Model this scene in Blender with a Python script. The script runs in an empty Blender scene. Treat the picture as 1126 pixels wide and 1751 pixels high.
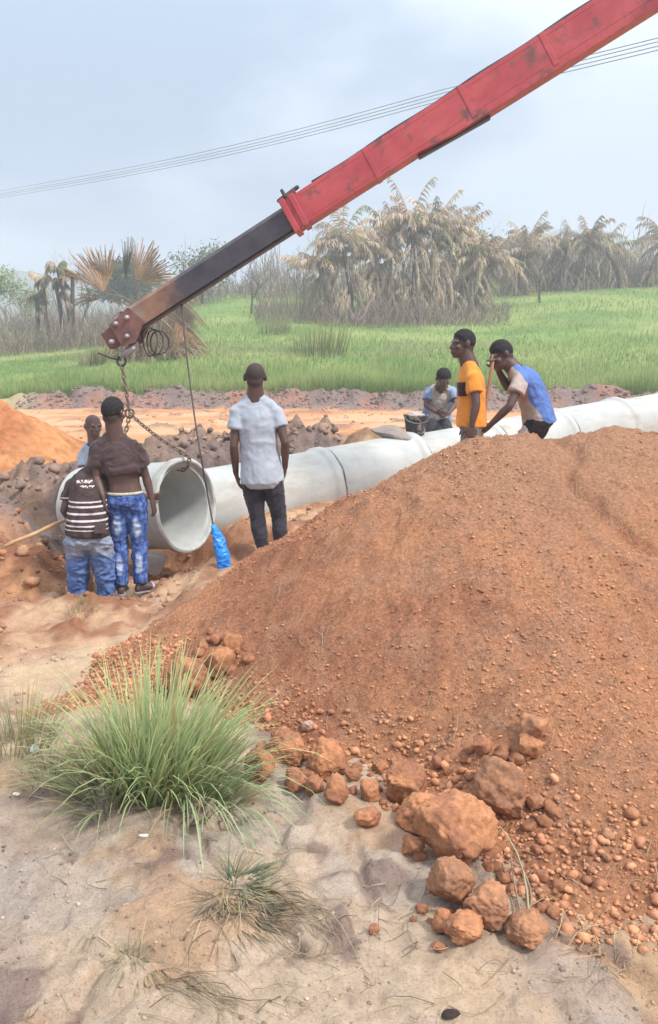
import bpy, bmesh, math, random
import numpy as np
from mathutils import Vector, Matrix

# ------------------------------------------------------------------ camera
PITCH = math.radians(10.7)
FPX = 1374.0                      # focal length in photo pixels
CX, CY = 467.0, 875.0             # principal point of the photograph
CAMZ = 1.75
scene = bpy.context.scene
C = scene.collection
cam_data = bpy.data.cameras.new("camera")
cam = bpy.data.objects.new("camera", cam_data)
C.objects.link(cam)
cam.location = (0, 0, CAMZ)
cam.rotation_euler = (math.pi / 2 - PITCH, 0, 0)
cam_data.sensor_fit = 'AUTO'
cam_data.sensor_width = 36.0
cam_data.lens = FPX / 1751.0 * 36.0
cam_data.shift_x = (563.0 - CX) / 1751.0
cam_data.clip_start = 0.05
cam_data.clip_end = 3000
scene.camera = cam

# ------------------------------------------------------------------ world
SUN_DIR = Vector((0.55, -0.42, 0.86)).normalized()
world = bpy.data.worlds.new("World")
scene.world = world
world.use_nodes = True
nt = world.node_tree
nt.nodes.clear()
wo = nt.nodes.new('ShaderNodeOutputWorld')
bg = nt.nodes.new('ShaderNodeBackground')
bg.inputs['Strength'].default_value = 0.1
sky = nt.nodes.new('ShaderNodeTexSky')
sky.sky_type = 'NISHITA'
sky.sun_disc = False
sky.sun_elevation = math.asin(SUN_DIR.z)
sky.sun_rotation = math.atan2(SUN_DIR.x, SUN_DIR.y)
sky.dust_density = 2.5
sky.air_density = 1.0
tc = nt.nodes.new('ShaderNodeTexCoord')
sep = nt.nodes.new('ShaderNodeSeparateXYZ')
nt.links.new(tc.outputs['Generated'], sep.inputs[0])
# cloud deck seen in plan: direction divided by its height
add = nt.nodes.new('ShaderNodeMath'); add.operation = 'ADD'; add.inputs[1].default_value = 0.22
mx = nt.nodes.new('ShaderNodeMath'); mx.operation = 'MAXIMUM'; mx.inputs[1].default_value = 0.0
nt.links.new(sep.outputs['Z'], mx.inputs[0]); nt.links.new(mx.outputs[0], add.inputs[0])
dv = nt.nodes.new('ShaderNodeVectorMath'); dv.operation = 'DIVIDE'
cmb = nt.nodes.new('ShaderNodeCombineXYZ')
for i in range(3): nt.links.new(add.outputs[0], cmb.inputs[i])
nt.links.new(tc.outputs['Generated'], dv.inputs[0]); nt.links.new(cmb.outputs[0], dv.inputs[1])
mp = nt.nodes.new('ShaderNodeMapping'); mp.inputs['Location'].default_value = (0.35, 0.6, 0)
nt.links.new(dv.outputs[0], mp.inputs[0])
cn = nt.nodes.new('ShaderNodeTexNoise'); cn.inputs['Scale'].default_value = 1.1
cn.inputs['Detail'].default_value = 7.0; cn.inputs['Roughness'].default_value = 0.5
nt.links.new(mp.outputs[0], cn.inputs['Vector'])
cr = nt.nodes.new('ShaderNodeMapRange'); cr.interpolation_type = 'SMOOTHSTEP'
cr.inputs['From Min'].default_value = 0.40; cr.inputs['From Max'].default_value = 0.62
nt.links.new(cn.outputs['Fac'], cr.inputs['Value'])
el = nt.nodes.new('ShaderNodeMapRange'); el.interpolation_type = 'SMOOTHSTEP'
el.inputs['From Min'].default_value = 0.12; el.inputs['From Max'].default_value = 0.78
nt.links.new(sep.outputs['Z'], el.inputs['Value'])
# the thick bluish deck near the horizon, opening to bright cloud higher up
low = nt.nodes.new('ShaderNodeMix'); low.data_type = 'RGBA'
low.inputs['A'].default_value = (1.25, 1.9, 3.0, 1)
low.inputs['B'].default_value = (2.8, 3.45, 4.35, 1)
nt.links.new(cr.outputs[0], low.inputs['Factor'])
hi = nt.nodes.new('ShaderNodeMix'); hi.data_type = 'RGBA'
hi.inputs['A'].default_value = (4.8, 5.9, 7.4, 1)
hi.inputs['B'].default_value = (13.0, 13.1, 13.2, 1)
nt.links.new(cr.outputs[0], hi.inputs['Factor'])
deck = nt.nodes.new('ShaderNodeMix'); deck.data_type = 'RGBA'
nt.links.new(el.outputs[0], deck.inputs['Factor'])
nt.links.new(low.outputs['Result'], deck.inputs['A']); nt.links.new(hi.outputs['Result'], deck.inputs['B'])
fin = nt.nodes.new('ShaderNodeMix'); fin.data_type = 'RGBA'; fin.inputs['Factor'].default_value = 0.88
nt.links.new(sky.outputs[0], fin.inputs['A']); nt.links.new(deck.outputs['Result'], fin.inputs['B'])
nt.links.new(fin.outputs['Result'], bg.inputs['Color'])
nt.links.new(bg.outputs[0], wo.inputs[0])

# ------------------------------------------------------------------ sun behind thin cloud
sl = bpy.data.lights.new("sun", 'SUN')
sl.energy = 2.6
sl.angle = math.radians(9)
sl.color = (1.0, 0.95, 0.88)
so = bpy.data.objects.new("sun", sl)
C.objects.link(so)
so.rotation_euler = (-SUN_DIR).to_track_quat('-Z', 'Y').to_euler()
so.location = (6, -6, 14)

vs = scene.view_settings
vs.view_transform = 'Standard'
vs.look = 'None'
vs.exposure = 0.92
vs.gamma = 1.0
vs.use_curve_mapping = False
scene.render.engine = 'CYCLES'
scene.cycles.use_denoising = True
scene.cycles.max_bounces = 6
scene.cycles.transparent_max_bounces = 6

# ------------------------------------------------------------------ pixel helpers: photo pixel -> place in the world
SP, CP = math.sin(PITCH), math.cos(PITCH)
def ray(px, py):
    r, u = (px - CX) / FPX, (CY - py) / FPX
    return Vector((r, CP + u * SP, -SP + u * CP))
def P(px, py, d):
    v = ray(px, py)
    return Vector((0, 0, CAMZ)) + v * (d / v.y)

# ------------------------------------------------------------------ noise
def _h(ix, iy, iz, seed):
    n = (ix * 374761393 + iy * 668265263 + iz * 2147483647 + seed * 1274126177) & 0xFFFFFFFF
    n = ((n ^ (n >> 13)) * 1274126177) & 0xFFFFFFFF
    n = (n ^ (n >> 16)) & 0xFFFFFFFF
    n = (n * 2246822519) & 0xFFFFFFFF
    n = n ^ (n >> 15)
    return (n & 0xFFFFFF) / float(0xFFFFFF)
def vn3(x, y, z, seed=0):
    x, y, z = np.broadcast_arrays(np.asarray(x, float), np.asarray(y, float), np.asarray(z, float))
    ix, iy, iz = np.floor(x).astype(np.int64), np.floor(y).astype(np.int64), np.floor(z).astype(np.int64)
    fx, fy, fz = x - ix, y - iy, z - iz
    fx = fx * fx * (3 - 2 * fx); fy = fy * fy * (3 - 2 * fy); fz = fz * fz * (3 - 2 * fz)
    r = 0
    for dx in (0, 1):
        for dy in (0, 1):
            for dz in (0, 1):
                w = (fx if dx else 1 - fx) * (fy if dy else 1 - fy) * (fz if dz else 1 - fz)
                r = r + w * _h(ix + dx, iy + dy, iz + dz, seed)
    return r * 2 - 1
def vn2(x, y, seed=0):
    x, y = np.broadcast_arrays(np.asarray(x, float), np.asarray(y, float))
    ix, iy = np.floor(x).astype(np.int64), np.floor(y).astype(np.int64)
    fx, fy = x - ix, y - iy
    fx = fx * fx * (3 - 2 * fx); fy = fy * fy * (3 - 2 * fy)
    r = 0
    for dx in (0, 1):
        for dy in (0, 1):
            w = (fx if dx else 1 - fx) * (fy if dy else 1 - fy)
            r = r + w * _h(ix + dx, iy + dy, ix * 0, seed)
    return r * 2 - 1
def fbm(x, y, seed=0, o=4, g=0.5):
    a, s, t = 1.0, 0.0, 0.0
    for k in range(o):
        s = s + a * vn2(np.asarray(x) * 2.03 ** k + 17.3 * k, np.asarray(y) * 2.03 ** k - 9.1 * k, seed + k)
        t += a; a *= g
    return s / t
def fbm3(p, seed=0, o=3, g=0.5):
    a, s, t = 1.0, 0.0, 0.0
    for k in range(o):
        q = p * 2.03 ** k
        s = s + a * vn3(q[:, 0] + 11 * k, q[:, 1], q[:, 2] - 7 * k, seed + k)
        t += a; a *= g
    return s / t
def ss(a, b, x):
    t = np.clip((np.asarray(x, float) - a) / (b - a), 0, 1)
    return t * t * (3 - 2 * t)
def lerp(a, b, t): return a + (b - a) * t

# ------------------------------------------------------------------ meshes and objects
def mesh_np(name, v, f, smooth=True, col=None):
    v = np.asarray(v, np.float32); f = np.asarray(f, np.int32)
    me = bpy.data.meshes.new(name)
    k = f.shape[1]
    me.vertices.add(len(v)); me.vertices.foreach_set('co', v.ravel())
    me.loops.add(f.size); me.loops.foreach_set('vertex_index', f.ravel())
    me.polygons.add(len(f))
    me.polygons.foreach_set('loop_start', np.arange(0, f.size, k, dtype=np.int32))
    me.polygons.foreach_set('loop_total', np.full(len(f), k, np.int32))
    me.update(calc_edges=True)
    if smooth: me.polygons.foreach_set('use_smooth', np.ones(len(f), bool))
    if col is not None: set_col(me, col)
    me.validate()
    return me
def set_col(me, col):
    col = np.asarray(col, np.float32)
    if col.shape[1] == 3: col = np.hstack([col, np.ones((len(col), 1), np.float32)])
    a = me.color_attributes.new('Col', 'FLOAT_COLOR', 'POINT')
    a.data.foreach_set('color', col.ravel())
def set_attr(me, name, vals):
    a = me.attributes.new(name, 'FLOAT', 'POINT')
    a.data.foreach_set('value', np.asarray(vals, np.float32))
def tag(o, label=None, cat=None, group=None, kind=None):
    if label: o['label'] = label
    if cat: o['category'] = cat
    if group: o['group'] = group
    if kind: o['kind'] = kind
    return o
def link(name, me, mat=None, parent=None, loc=None):
    o = bpy.data.objects.new(name, me)
    C.objects.link(o)
    if mat is not None and me is not None and not me.materials: me.materials.append(mat)
    if parent is not None: o.parent = parent
    if loc is not None: o.location = loc
    return o
def empty(name, loc, label=None, cat=None, group=None):
    o = bpy.data.objects.new(name, None); C.objects.link(o)
    o.location = loc; o.empty_display_size = 0.1
    return tag(o, label, cat, group)

class Buf:
    """collects rings, tubes and blobs into one mesh; coordinates are world, stored relative to org"""
    def __init__(s, org=(0, 0, 0)):
        s.v, s.f, s.org = [], [], Vector(org)
    def raw(s, vs, fs):
        n = len(s.v); s.v += [Vector(p) for p in vs]; s.f += [tuple(i + n for i in q) for q in fs]
    def loft(s, rings, n=14):
        """rings: (centre, half-axis u, half-axis v); closed at both ends"""
        vs, fs = [], []
        for c, u, v in rings:
            for k in range(n):
                a = 2 * math.pi * k / n
                vs.append(Vector(c) + Vector(u) * math.cos(a) + Vector(v) * math.sin(a))
        for i in range(len(rings) - 1):
            for k in range(n):
                k2 = (k + 1) % n
                fs.append((i * n + k, i * n + k2, (i + 1) * n + k2, (i + 1) * n + k))
        fs.append(tuple(range(n - 1, -1, -1)))
        m = (len(rings) - 1) * n
        fs.append(tuple(m + k for k in range(n)))
        s.raw(vs, fs)
    def cap(s, p0, r0, p1, r1, n=10):
        p0, p1 = Vector(p0), Vector(p1)
        a = p1 - p0
        if a.length < 1e-6: a = Vector((0, 0, 1e-4))
        a.normalize()
        u = a.orthogonal().normalized(); v = a.cross(u)
        rs = []
        for t in (-85, -55, -25, 0):
            t = math.radians(t); rs.append((p0 + a * r0 * math.sin(t), r0 * math.cos(t)))
        for t in (0, 25, 55, 85):
            t = math.radians(t); rs.append((p1 + a * r1 * math.sin(t), r1 * math.cos(t)))
        s.loft([(c, u * r, v * r) for c, r in rs], n)
    def tube(s, pts, r, n=8, r2=None, closed=False):
        pts = [Vector(p) for p in pts]; m = len(pts)
        rr = r if isinstance(r, (list, tuple)) else [lerp(r, r if r2 is None else r2, i / max(1, m - 1)) for i in range(m)]
        rings, u = [], None
        for i, p in enumerate(pts):
            t = (pts[min(i + 1, m - 1)] - pts[max(i - 1, 0)])
            if closed: t = pts[(i + 1) % m] - pts[i - 1]
            t.normalize()
            if u is None: u = t.orthogonal().normalized()
            u = (u - t * u.dot(t)).normalized()
            rings.append((p, u * rr[i], t.cross(u) * rr[i]))
        if not closed: return s.loft(rings, n)
        vs, fs = [], []
        for c, a, b in rings:
            for k in range(n):
                w = 2 * math.pi * k / n; vs.append(c + a * math.cos(w) + b * math.sin(w))
        for i in range(m):
            for k in range(n):
                j, k2 = (i + 1) % m, (k + 1) % n
                fs.append((i * n + k, i * n + k2, j * n + k2, j * n + k))
        s.raw(vs, fs)
    def ell(s, c, a, b, d, n=14, m=9):
        """ellipsoid with half-axis vectors a, b, d"""
        c, a, b, d = Vector(c), Vector(a), Vector(b), Vector(d)
        rs = []
        for i in range(m):
            t = math.radians(-86 + 172 * i / (m - 1))
            rs.append((c + d * math.sin(t), a * math.cos(t), b * math.cos(t)))
        s.loft(rs, n)
    def box(s, c, a, b, d):
        c, a, b, d = Vector(c), Vector(a), Vector(b), Vector(d)
        vs = [c + a * i + b * j + d * k for i in (-1, 1) for j in (-1, 1) for k in (-1, 1)]
        s.raw(vs, [(0, 1, 3, 2), (4, 6, 7, 5), (0, 4, 5, 1), (2, 3, 7, 6), (0, 2, 6, 4), (1, 5, 7, 3)])
    def mesh(s, name, smooth=True, bevel=0.0, seg=2):
        me = bpy.data.meshes.new(name)
        me.from_pydata([tuple(p - s.org) for p in s.v], [], s.f)
        bm = bmesh.new(); bm.from_mesh(me)
        bmesh.ops.recalc_face_normals(bm, faces=bm.faces)
        if bevel:
            es = [e for e in bm.edges if len(e.link_faces) == 2 and e.calc_face_angle(0) > 0.6]
            bmesh.ops.bevel(bm, geom=es, offset=bevel, segments=seg, affect='EDGES', profile=0.6, clamp_overlap=True)
        bm.to_mesh(me); bm.free()
        if smooth:
            me.polygons.foreach_set('use_smooth', [True] * len(me.polygons))
        return me
    def fused(s, name, voxel=0.01, smooth=3, wrinkle=0.0, wscale=(9, 9, 22), seed=0, fac=0.5):
        """one continuous skin over all the pieces"""
        me = s.mesh(name + '_tmp', False)
        o = bpy.data.objects.new('tmp', me); C.objects.link(o)
        m = o.modifiers.new('r', 'REMESH'); m.mode = 'VOXEL'; m.voxel_size = voxel; m.use_smooth_shade = True
        if smooth:
            k = o.modifiers.new('s', 'SMOOTH'); k.factor = fac; k.iterations = smooth
        dg = bpy.context.evaluated_depsgraph_get()
        out = bpy.data.meshes.new_from_object(o.evaluated_get(dg), depsgraph=dg)
        bpy.data.objects.remove(o); bpy.data.meshes.remove(me)
        out.name = name
        if wrinkle:
            n = len(out.vertices)
            co = np.empty(n * 3, np.float32); out.vertices.foreach_get('co', co); co = co.reshape(-1, 3)
            no = np.empty(n * 3, np.float32); out.vertices.foreach_get('normal', no); no = no.reshape(-1, 3)
            R = np.array(Matrix.Rotation(0.7, 3, 'X') @ Matrix.Rotation(0.5 + seed, 3, 'Z'))
            q = (co @ R.T) * np.array(wscale)
            w = fbm3(q * 0.7 + 3, seed + 20, 2)
            n1 = fbm3(q + w[:, None] * 0.9, seed, 3); n2 = fbm3(q * 2.1 + w[:, None], seed + 9, 2)
            d = 0.7 * fbm3(q * 0.5, seed + 30, 2) + 0.75 * (1 - np.abs(n1) * 2.2).clip(0, 1) ** 2 + 0.3 * (1 - np.abs(n2) * 2.2).clip(0, 1) ** 2 - 0.35
            co = co + no * (d * wrinkle)[:, None]
            out.vertices.foreach_set('co', co.ravel()); out.update()
        out.polygons.foreach_set('use_smooth', [True] * len(out.polygons))
        return out

# ------------------------------------------------------------------ materials
def new_mat(name):
    m = bpy.data.materials.new(name); m.use_nodes = True
    t = m.node_tree; b = t.nodes['Principled BSDF']
    return m, t, b
def noise_node(t, scale, detail=4, rough=0.55, coord='Object', dist=0.0, stretch=None):
    tcn = t.nodes.new('ShaderNodeTexCoord')
    n = t.nodes.new('ShaderNodeTexNoise')
    n.inputs['Scale'].default_value = scale; n.inputs['Detail'].default_value = detail
    n.inputs['Roughness'].default_value = rough; n.inputs['Distortion'].default_value = dist
    src = tcn.outputs[coord]
    if stretch:
        mpn = t.nodes.new('ShaderNodeMapping'); mpn.inputs['Scale'].default_value = stretch
        t.links.new(src, mpn.inputs[0]); src = mpn.outputs[0]
    t.links.new(src, n.inputs['Vector'])
    return n
def ramp(t, src, stops, mode='LINEAR'):
    r = t.nodes.new('ShaderNodeValToRGB'); r.color_ramp.interpolation = mode
    e = r.color_ramp.elements
    while len(e) < len(stops): e.new(0.5)
    for k, (p, c) in enumerate(stops):
        e[k].position = p; e[k].color = (*c, 1) if len(c) == 3 else c
    t.links.new(src, r.inputs[0])
    return r
def mixc(t, a, b, fac, mode='MIX'):
    m = t.nodes.new('ShaderNodeMix'); m.data_type = 'RGBA'; m.blend_type = mode
    for s, val in (('A', a), ('B', b)):
        if isinstance(val, (tuple, list)): m.inputs[s].default_value = (*val[:3], 1)
        else: t.links.new(val, m.inputs[s])
    if isinstance(fac, (int, float)): m.inputs['Factor'].default_value = fac
    else: t.links.new(fac, m.inputs['Factor'])
    return m.outputs['Result']
def mapr(t, src, a, b, c=0.0, d=1.0, smooth=True):
    m = t.nodes.new('ShaderNodeMapRange')
    if smooth: m.interpolation_type = 'SMOOTHSTEP'
    for k, val in (('From Min', a), ('From Max', b), ('To Min', c), ('To Max', d)): m.inputs[k].default_value = val
    t.links.new(src, m.inputs['Value'])
    return m.outputs[0]
def attr(t, name):
    a = t.nodes.new('ShaderNodeAttribute'); a.attribute_name = name
    return a
def bump(t, b, src, strength, dist=0.01, prev=None):
    n = t.nodes.new('ShaderNodeBump'); n.inputs['Strength'].default_value = strength; n.inputs['Distance'].default_value = dist
    t.links.new(src, n.inputs['Height'])
    if prev is not None: t.links.new(prev, n.inputs['Normal'])
    t.links.new(n.outputs[0], b.inputs['Normal'])
    return n.outputs[0]
def simple(name, c0, c1, scale=6, rough=0.8, bstr=0.2, bscale=40, bdist=0.01, stretch=None, spec=0.3, detail=5, metal=0.0, lo=0.35, hi=0.65):
    m, t, b = new_mat(name)
    n = noise_node(t, scale, detail, stretch=stretch)
    r = ramp(t, n.outputs['Fac'], [(lo, c0), (hi, c1)])
    t.links.new(r.outputs[0], b.inputs['Base Color'])
    b.inputs['Roughness'].default_value = rough; b.inputs['Specular IOR Level'].default_value = spec
    b.inputs['Metallic'].default_value = metal
    if bstr:
        n2 = noise_node(t, bscale, 5, 0.65, stretch=stretch)
        bump(t, b, n2.outputs['Fac'], bstr, bdist)
    return m
def vcol(name, rough=0.95, nscale=30, namt=0.35, bscale=60, bstr=0.5, bdist=0.02, spec=0.15, trans=0.0):
    """colour comes from the mesh, broken up by fine grain"""
    m, t, b = new_mat(name)
    a = attr(t, 'Col')
    out = a.outputs['Color']
    if namt:
        n = noise_node(t, nscale, 6, 0.65)
        lum = ramp(t, n.outputs['Fac'], [(0.3, (1 - namt,) * 3), (0.7, (1 + namt * 0.6,) * 3)])
        out = mixc(t, out, lum.outputs[0], 1.0, 'MULTIPLY')
    t.links.new(out, b.inputs['Base Color'])
    b.inputs['Roughness'].default_value = rough; b.inputs['Specular IOR Level'].default_value = spec
    if bstr:
        n1 = noise_node(t, bscale * 0.25, 6, 0.6); n2 = noise_node(t, bscale, 6, 0.7)
        p = bump(t, b, n1.outputs['Fac'], bstr, bdist * 2)
        bump(t, b, n2.outputs['Fac'], bstr, bdist, p)
    if trans:
        tr = t.nodes.new('ShaderNodeBsdfTranslucent'); t.links.new(out, tr.inputs[0])
        ms = t.nodes.new('ShaderNodeMixShader'); ms.inputs[0].default_value = trans
        t.links.new(b.outputs[0], ms.inputs[1]); t.links.new(tr.outputs[0], ms.inputs[2])
        t.links.new(ms.outputs[0], t.nodes['Material Output'].inputs[0])
    return m
# ------------------------------------------------------------------ the land
SAND = np.array((0.54, 0.42, 0.315)); SAND2 = np.array((0.56, 0.415, 0.28)); MAUVE = np.array((0.42, 0.33, 0.275))
RED = np.array((0.56, 0.265, 0.142)); REDD = np.array((0.46, 0.205, 0.115)); ORANGE = np.array((0.53, 0.275, 0.14))
GREY = np.array((0.21, 0.165, 0.15)); GRASSC = np.array((0.17, 0.265, 0.07)); DRYG = np.array((0.30, 0.27, 0.19))

_a, _b = P(365, 800, 9.4), P(750, 735, 11.2)               # two points on the crown of the laid pipes
PDIR = (_b - _a).normalized(); PLEN = 1.45
PIPE_A = _a + PDIR * (0.463 * (_b - _a).length - PLEN) - Vector((0, 0, 0.455))   # axis at the first pipe's near end
def segd(x, y, a, b):
    ax, ay, bx, by = a[0], a[1], b[0], b[1]
    dx, dy = bx - ax, by - ay
    t = np.clip(((x - ax) * dx + (y - ay) * dy) / (dx * dx + dy * dy), 0, 1)
    return np.hypot(x - ax - t * dx, y - ay - t * dy), t
def bank_y(x): return 30 + 1.1 * vn2(x * 0.13, x * 0 + 3.3, 5)
def ground(x, y):
    x = np.asarray(x, float); y = np.asarray(y, float)
    w = ss(3.1, 4.7, y + 0.25 * vn2(x * 1.3, y * 0.9, 2))
    side = ss(-1.25, -0.25, x)
    mid = lerp(-0.31, -0.02, side)
    mid = lerp(mid, 0.0, ss(8.2, 11.5, y))
    near = 0.12 - 0.13 * ss(-0.25, -0.95, x) * ss(3.2, 2.0, y)
    z = lerp(near, mid, w)
    # trench under the lifted pipe, open at the back
    d, _ = segd(x, y, (-0.72, 8.05), (-2.4, 9.3))
    wob = 0.16 * vn2(x * 2.2, y * 2.2, 8)
    pit = ss(0.92, 0.42, d + wob) * ss(6.95, 7.55, y + wob)
    z = z - 0.36 * pit
    # hollow the striped man stands in
    z = z - 0.40 * ss(0.36, 0.16, np.hypot((x + 1.56) * 0.85, y - 6.98))
    z = z + 0.07 * ss(0.5, 0.1, np.hypot(x + 1.66, (y - 6.45) * 1.4))
    z = z + 0.34 * ss(0.3, 2.7, x) * ss(6.0, 8.5, y) * ss(22, 13, y)
    # bank and field
    by = bank_y(x)
    lf = ss(-11.5, -8.0, x)
    st = ss(by - 0.9, by + 0.35, y)
    z = z + st * lerp(0.22, 0.46, lf)
    lip = np.exp(-((y - by - 0.1) / 0.55) ** 2) * lf
    z = z + lip * (0.16 + 0.18 * vn2(x * 0.9, y * 0.9, 21) + 0.22 * vn2(x * 2.6, y * 2.1, 22) + 0.12 * vn2(x * 6, y * 5, 23))
    s = lerp(0.085, 0.155, ss(-20, -2, x)) + 0.025 * ss(6, 26, x)
    up = np.clip(y - 32, 0, None)
    up = np.where(up < 45, up, 45 + 18 * (1 - np.exp(-(up - 45) / 18.0)))
    z = z + s * up + 0.35 * ss(32, 45, y) * fbm(x * 0.08, y * 0.08, 31, 3)
    # roughness
    nr = ss(4.4, 2.6, y)
    z = z + nr * (0.075 * fbm(x * 1.6, y * 1.6, 41, 3) + 0.045 * fbm(x * 5, y * 5, 42, 4) + 0.024 * np.maximum(0, fbm(x * 13, y * 13, 43, 3)) - 0.03 * ss(0.10, 0.0, np.abs(fbm(x * 1.7 + 4, y * 2.3, 44, 3))))
    mr = ss(3.0, 4.5, y) * ss(14, 9, y)
    lump = np.maximum(0, fbm(x * 2.6, y * 2.6, 51, 4) - 0.02)
    track = ss(0.75, 0.25, np.abs(y - (4.95 + 0.55 * (x + 1.6))))     # trodden sandy track
    z = z + mr * (1 - 0.8 * track) * (0.16 * lump + 0.05 * fbm(x * 5, y * 5, 52, 3)) + mr * 0.018 * fbm(x * 9, y * 9, 53, 2)
    fr = ss(9, 14, y) * ss(31, 29, y)
    z = z + fr * (0.10 * fbm(x * 0.6, y * 0.9, 61, 4) + 0.16 * np.maximum(0, fbm(x * 1.3, y * 1.1, 62, 4) - 0.05) - 0.07 * ss(0.25, 0.05, np.abs(fbm(x * 0.12 + y * 0.02, y * 0.35, 63, 2))))
    return z
def ground_col(x, y):
    n1 = fbm(x * 1.1, y * 1.1, 71, 4)[:, None]; n2 = fbm(x * 3.7, y * 3.7, 72, 4)[:, None]
    nlow = fbm(x * 0.35, y * 0.6, 73, 4)[:, None]
    X, Y = x[:, None], y[:, None]
    # foreground sand, mauve where it is packed and damp
    c = lerp(SAND, SAND2, ss(-0.2, 0.35, n1))
    c = lerp(c, MAUVE, 0.85 * ss(0.0, 0.35, n1 * 0.6 + n2 * 0.7 + 0.25 * ss(-0.1, -0.8, X) * ss(3.0, 2.2, Y)))
    c = lerp(c, np.array((0.44, 0.385, 0.345)), 0.55 * ss(0.15, 0.4, fbm(x * 2.1 + 9, y * 2.1, 78, 3)[:, None]))
    c = lerp(c, np.array((0.47, 0.30, 0.185)), 0.7 * ss(0.12, 0.4, fbm(x * 2.8 + 3, y * 2.8, 79, 4)[:, None]))
    c = lerp(c, np.array((0.235, 0.165, 0.145)), 0.75 * ss(0.28, 0.5, fbm(x * 6 + 3, y * 6, 80, 4)[:, None]))
    # work area
    m = lerp(np.array((0.50, 0.33, 0.215)), np.array((0.36, 0.19, 0.115)), ss(-0.15, 0.30, n2 + 0.5 * n1))
    m = lerp(m, np.array((0.27, 0.125, 0.07)), 0.8 * ss(0.1, 0.4, fbm(x * 2.6, y * 2.6, 51, 4)[:, None]))
    tr = ss(0.8, 0.3, np.abs(Y - (4.95 + 0.55 * (X + 1.6))))
    m = lerp(m, lerp(np.array((0.55, 0.42, 0.28)), np.array((0.50, 0.37, 0.27)), ss(-0.2, 0.2, n2)), 0.9 * tr * ss(-0.35, 0.1, n1 + 0.25))
    d, _ = segd(x, y, (-0.72, 8.05), (-2.4, 9.3))
    m = lerp(m, np.array((0.30, 0.145, 0.08)), 0.8 * ss(1.1, 0.6, d)[:, None])
    c = lerp(c, m, ss(3.5, 4.7, Y + 0.5 * n1))
    # wide orange ground, pale streaks, grey grassy litter to the left
    o = lerp(ORANGE, np.array((0.56, 0.36, 0.22)), ss(-0.25, 0.3, nlow))
    o = lerp(o, np.array((0.42, 0.19, 0.09)), 0.7 * ss(0.15, 0.45, fbm(x * 0.5, y * 1.6, 75, 4)[:, None]))
    gl = lerp(GREY * 1.25, DRYG, ss(-0.1, 0.25, n2))
    o = lerp(o, gl, 0.9 * ss(-0.9, -2.3, X + 0.05 * Y) * ss(15.5, 12.5, Y + 2 * n1) * ss(8.8, 9.6, Y))
    c = lerp(c, o, ss(8.6, 10.2, Y + 0.8 * n1))
    c = lerp(c, np.array((0.25, 0.15, 0.11)), 0.75 * ss(0.12, 0.38, fbm(x * 1.3, y * 1.1, 62, 4)[:, None]) * ss(9, 13, Y) * ss(31, 29, Y))
    # dark bank
    by = bank_y(x)[:, None]; lf = ss(-11.5, -8.0, X)
    c = lerp(c, lerp(GREY, np.array((0.30, 0.17, 0.13)), ss(0, 0.3, n1)), ss(by - 1.5, by - 0.6, Y + 0.9 * n1) * lf)
    c = lerp(c, np.array((0.34, 0.36, 0.19)), (1 - lf) * ss(by - 4.5, by - 1.0, Y))
    g = lerp(GRASSC, np.array((0.235, 0.30, 0.10)), ss(-0.2, 0.3, fbm(x * 0.22, y * 0.22, 76, 3)[:, None]))
    g = lerp(g, np.array((0.125, 0.215, 0.06)), 0.8 * ss(0.1, 0.4, fbm(x * 0.15 + 4, y * 0.3, 77, 3)[:, None]))
    c = lerp(c, g, ss(by + 0.2, by + 0.8, Y))
    c = lerp(c, np.array((0.24, 0.20, 0.13)), ss(88, 96, Y))
    return c

def build_ground():
    rows = [-6, -4, -2.5, -1.2, -0.4, 0.2, 0.6]
    y = 0.9
    while y < 520:
        rows.append(y)
        y += 0.011 if y < 3.4 else 0.016 if y < 5 else 0.024 if y < 9.5 else 0.009 * y ** 1.05 if y < 29 else 0.11 if y < 31.6 else 0.012 * y
    rows = np.array(rows)
    u = [-60, -30, -14, -7, -4, -2.6, -1.8, -1.3, -1.0, -0.8, -0.66, -0.56, -0.5, -0.45]
    k = -0.41
    while k < 0.60: u.append(k); k += 0.0031
    u += [0.63, 0.67, 0.73, 0.82, 0.95, 1.15, 1.5, 2, 2.8, 4, 7, 14, 30, 60]
    u = np.array(u)
    Y, U = np.meshgrid(rows, u, indexing='ij')
    X = U * np.minimum(np.maximum(Y + 0.3, 1.2), 520)
    X = np.clip(X, -560, 560)
    x, y = X.ravel(), Y.ravel()
    v = np.stack([x, y, ground(x, y)], 1)
    n, m = len(rows), len(u)
    idx = np.arange(n * m).reshape(n, m)
    f = np.stack([idx[:-1, :-1], idx[:-1, 1:], idx[1:, 1:], idx[1:, :-1]], -1).reshape(-1, 4)
    me = mesh_np('ground', v, f, True, ground_col(x, y))
    mat, t, b = new_mat('earth')
    a = attr(t, 'Col')
    n1 = noise_node(t, 11, 10, 0.74); n2 = noise_node(t, 110, 6, 0.75); n3 = noise_node(t, 2.2, 6, 0.6)
    out = mixc(t, a.outputs['Color'], ramp(t, n1.outputs['Fac'], [(0.3, (0.72, 0.70, 0.69)), (0.68, (1.16, 1.13, 1.1))]).outputs[0], 1.0, 'MULTIPLY')
    out = mixc(t, out, ramp(t, n2.outputs['Fac'], [(0.28, (0.60, 0.57, 0.56)), (0.45, (1, 1, 1)), (0.72, (1.22, 1.22, 1.22))]).outputs[0], 1.0, 'MULTIPLY')
    t.links.new(out, b.inputs['Base Color'])
    b.inputs['Roughness'].default_value = 0.95; b.inputs['Specular IOR Level'].default_value = 0.1
    p = bump(t, b, n1.outputs['Fac'], 0.8, 0.04)
    bump(t, b, n2.outputs['Fac'], 0.7, 0.008, p)
    return tag(link('ground', me, mat), kind='structure')
build_ground()

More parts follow.
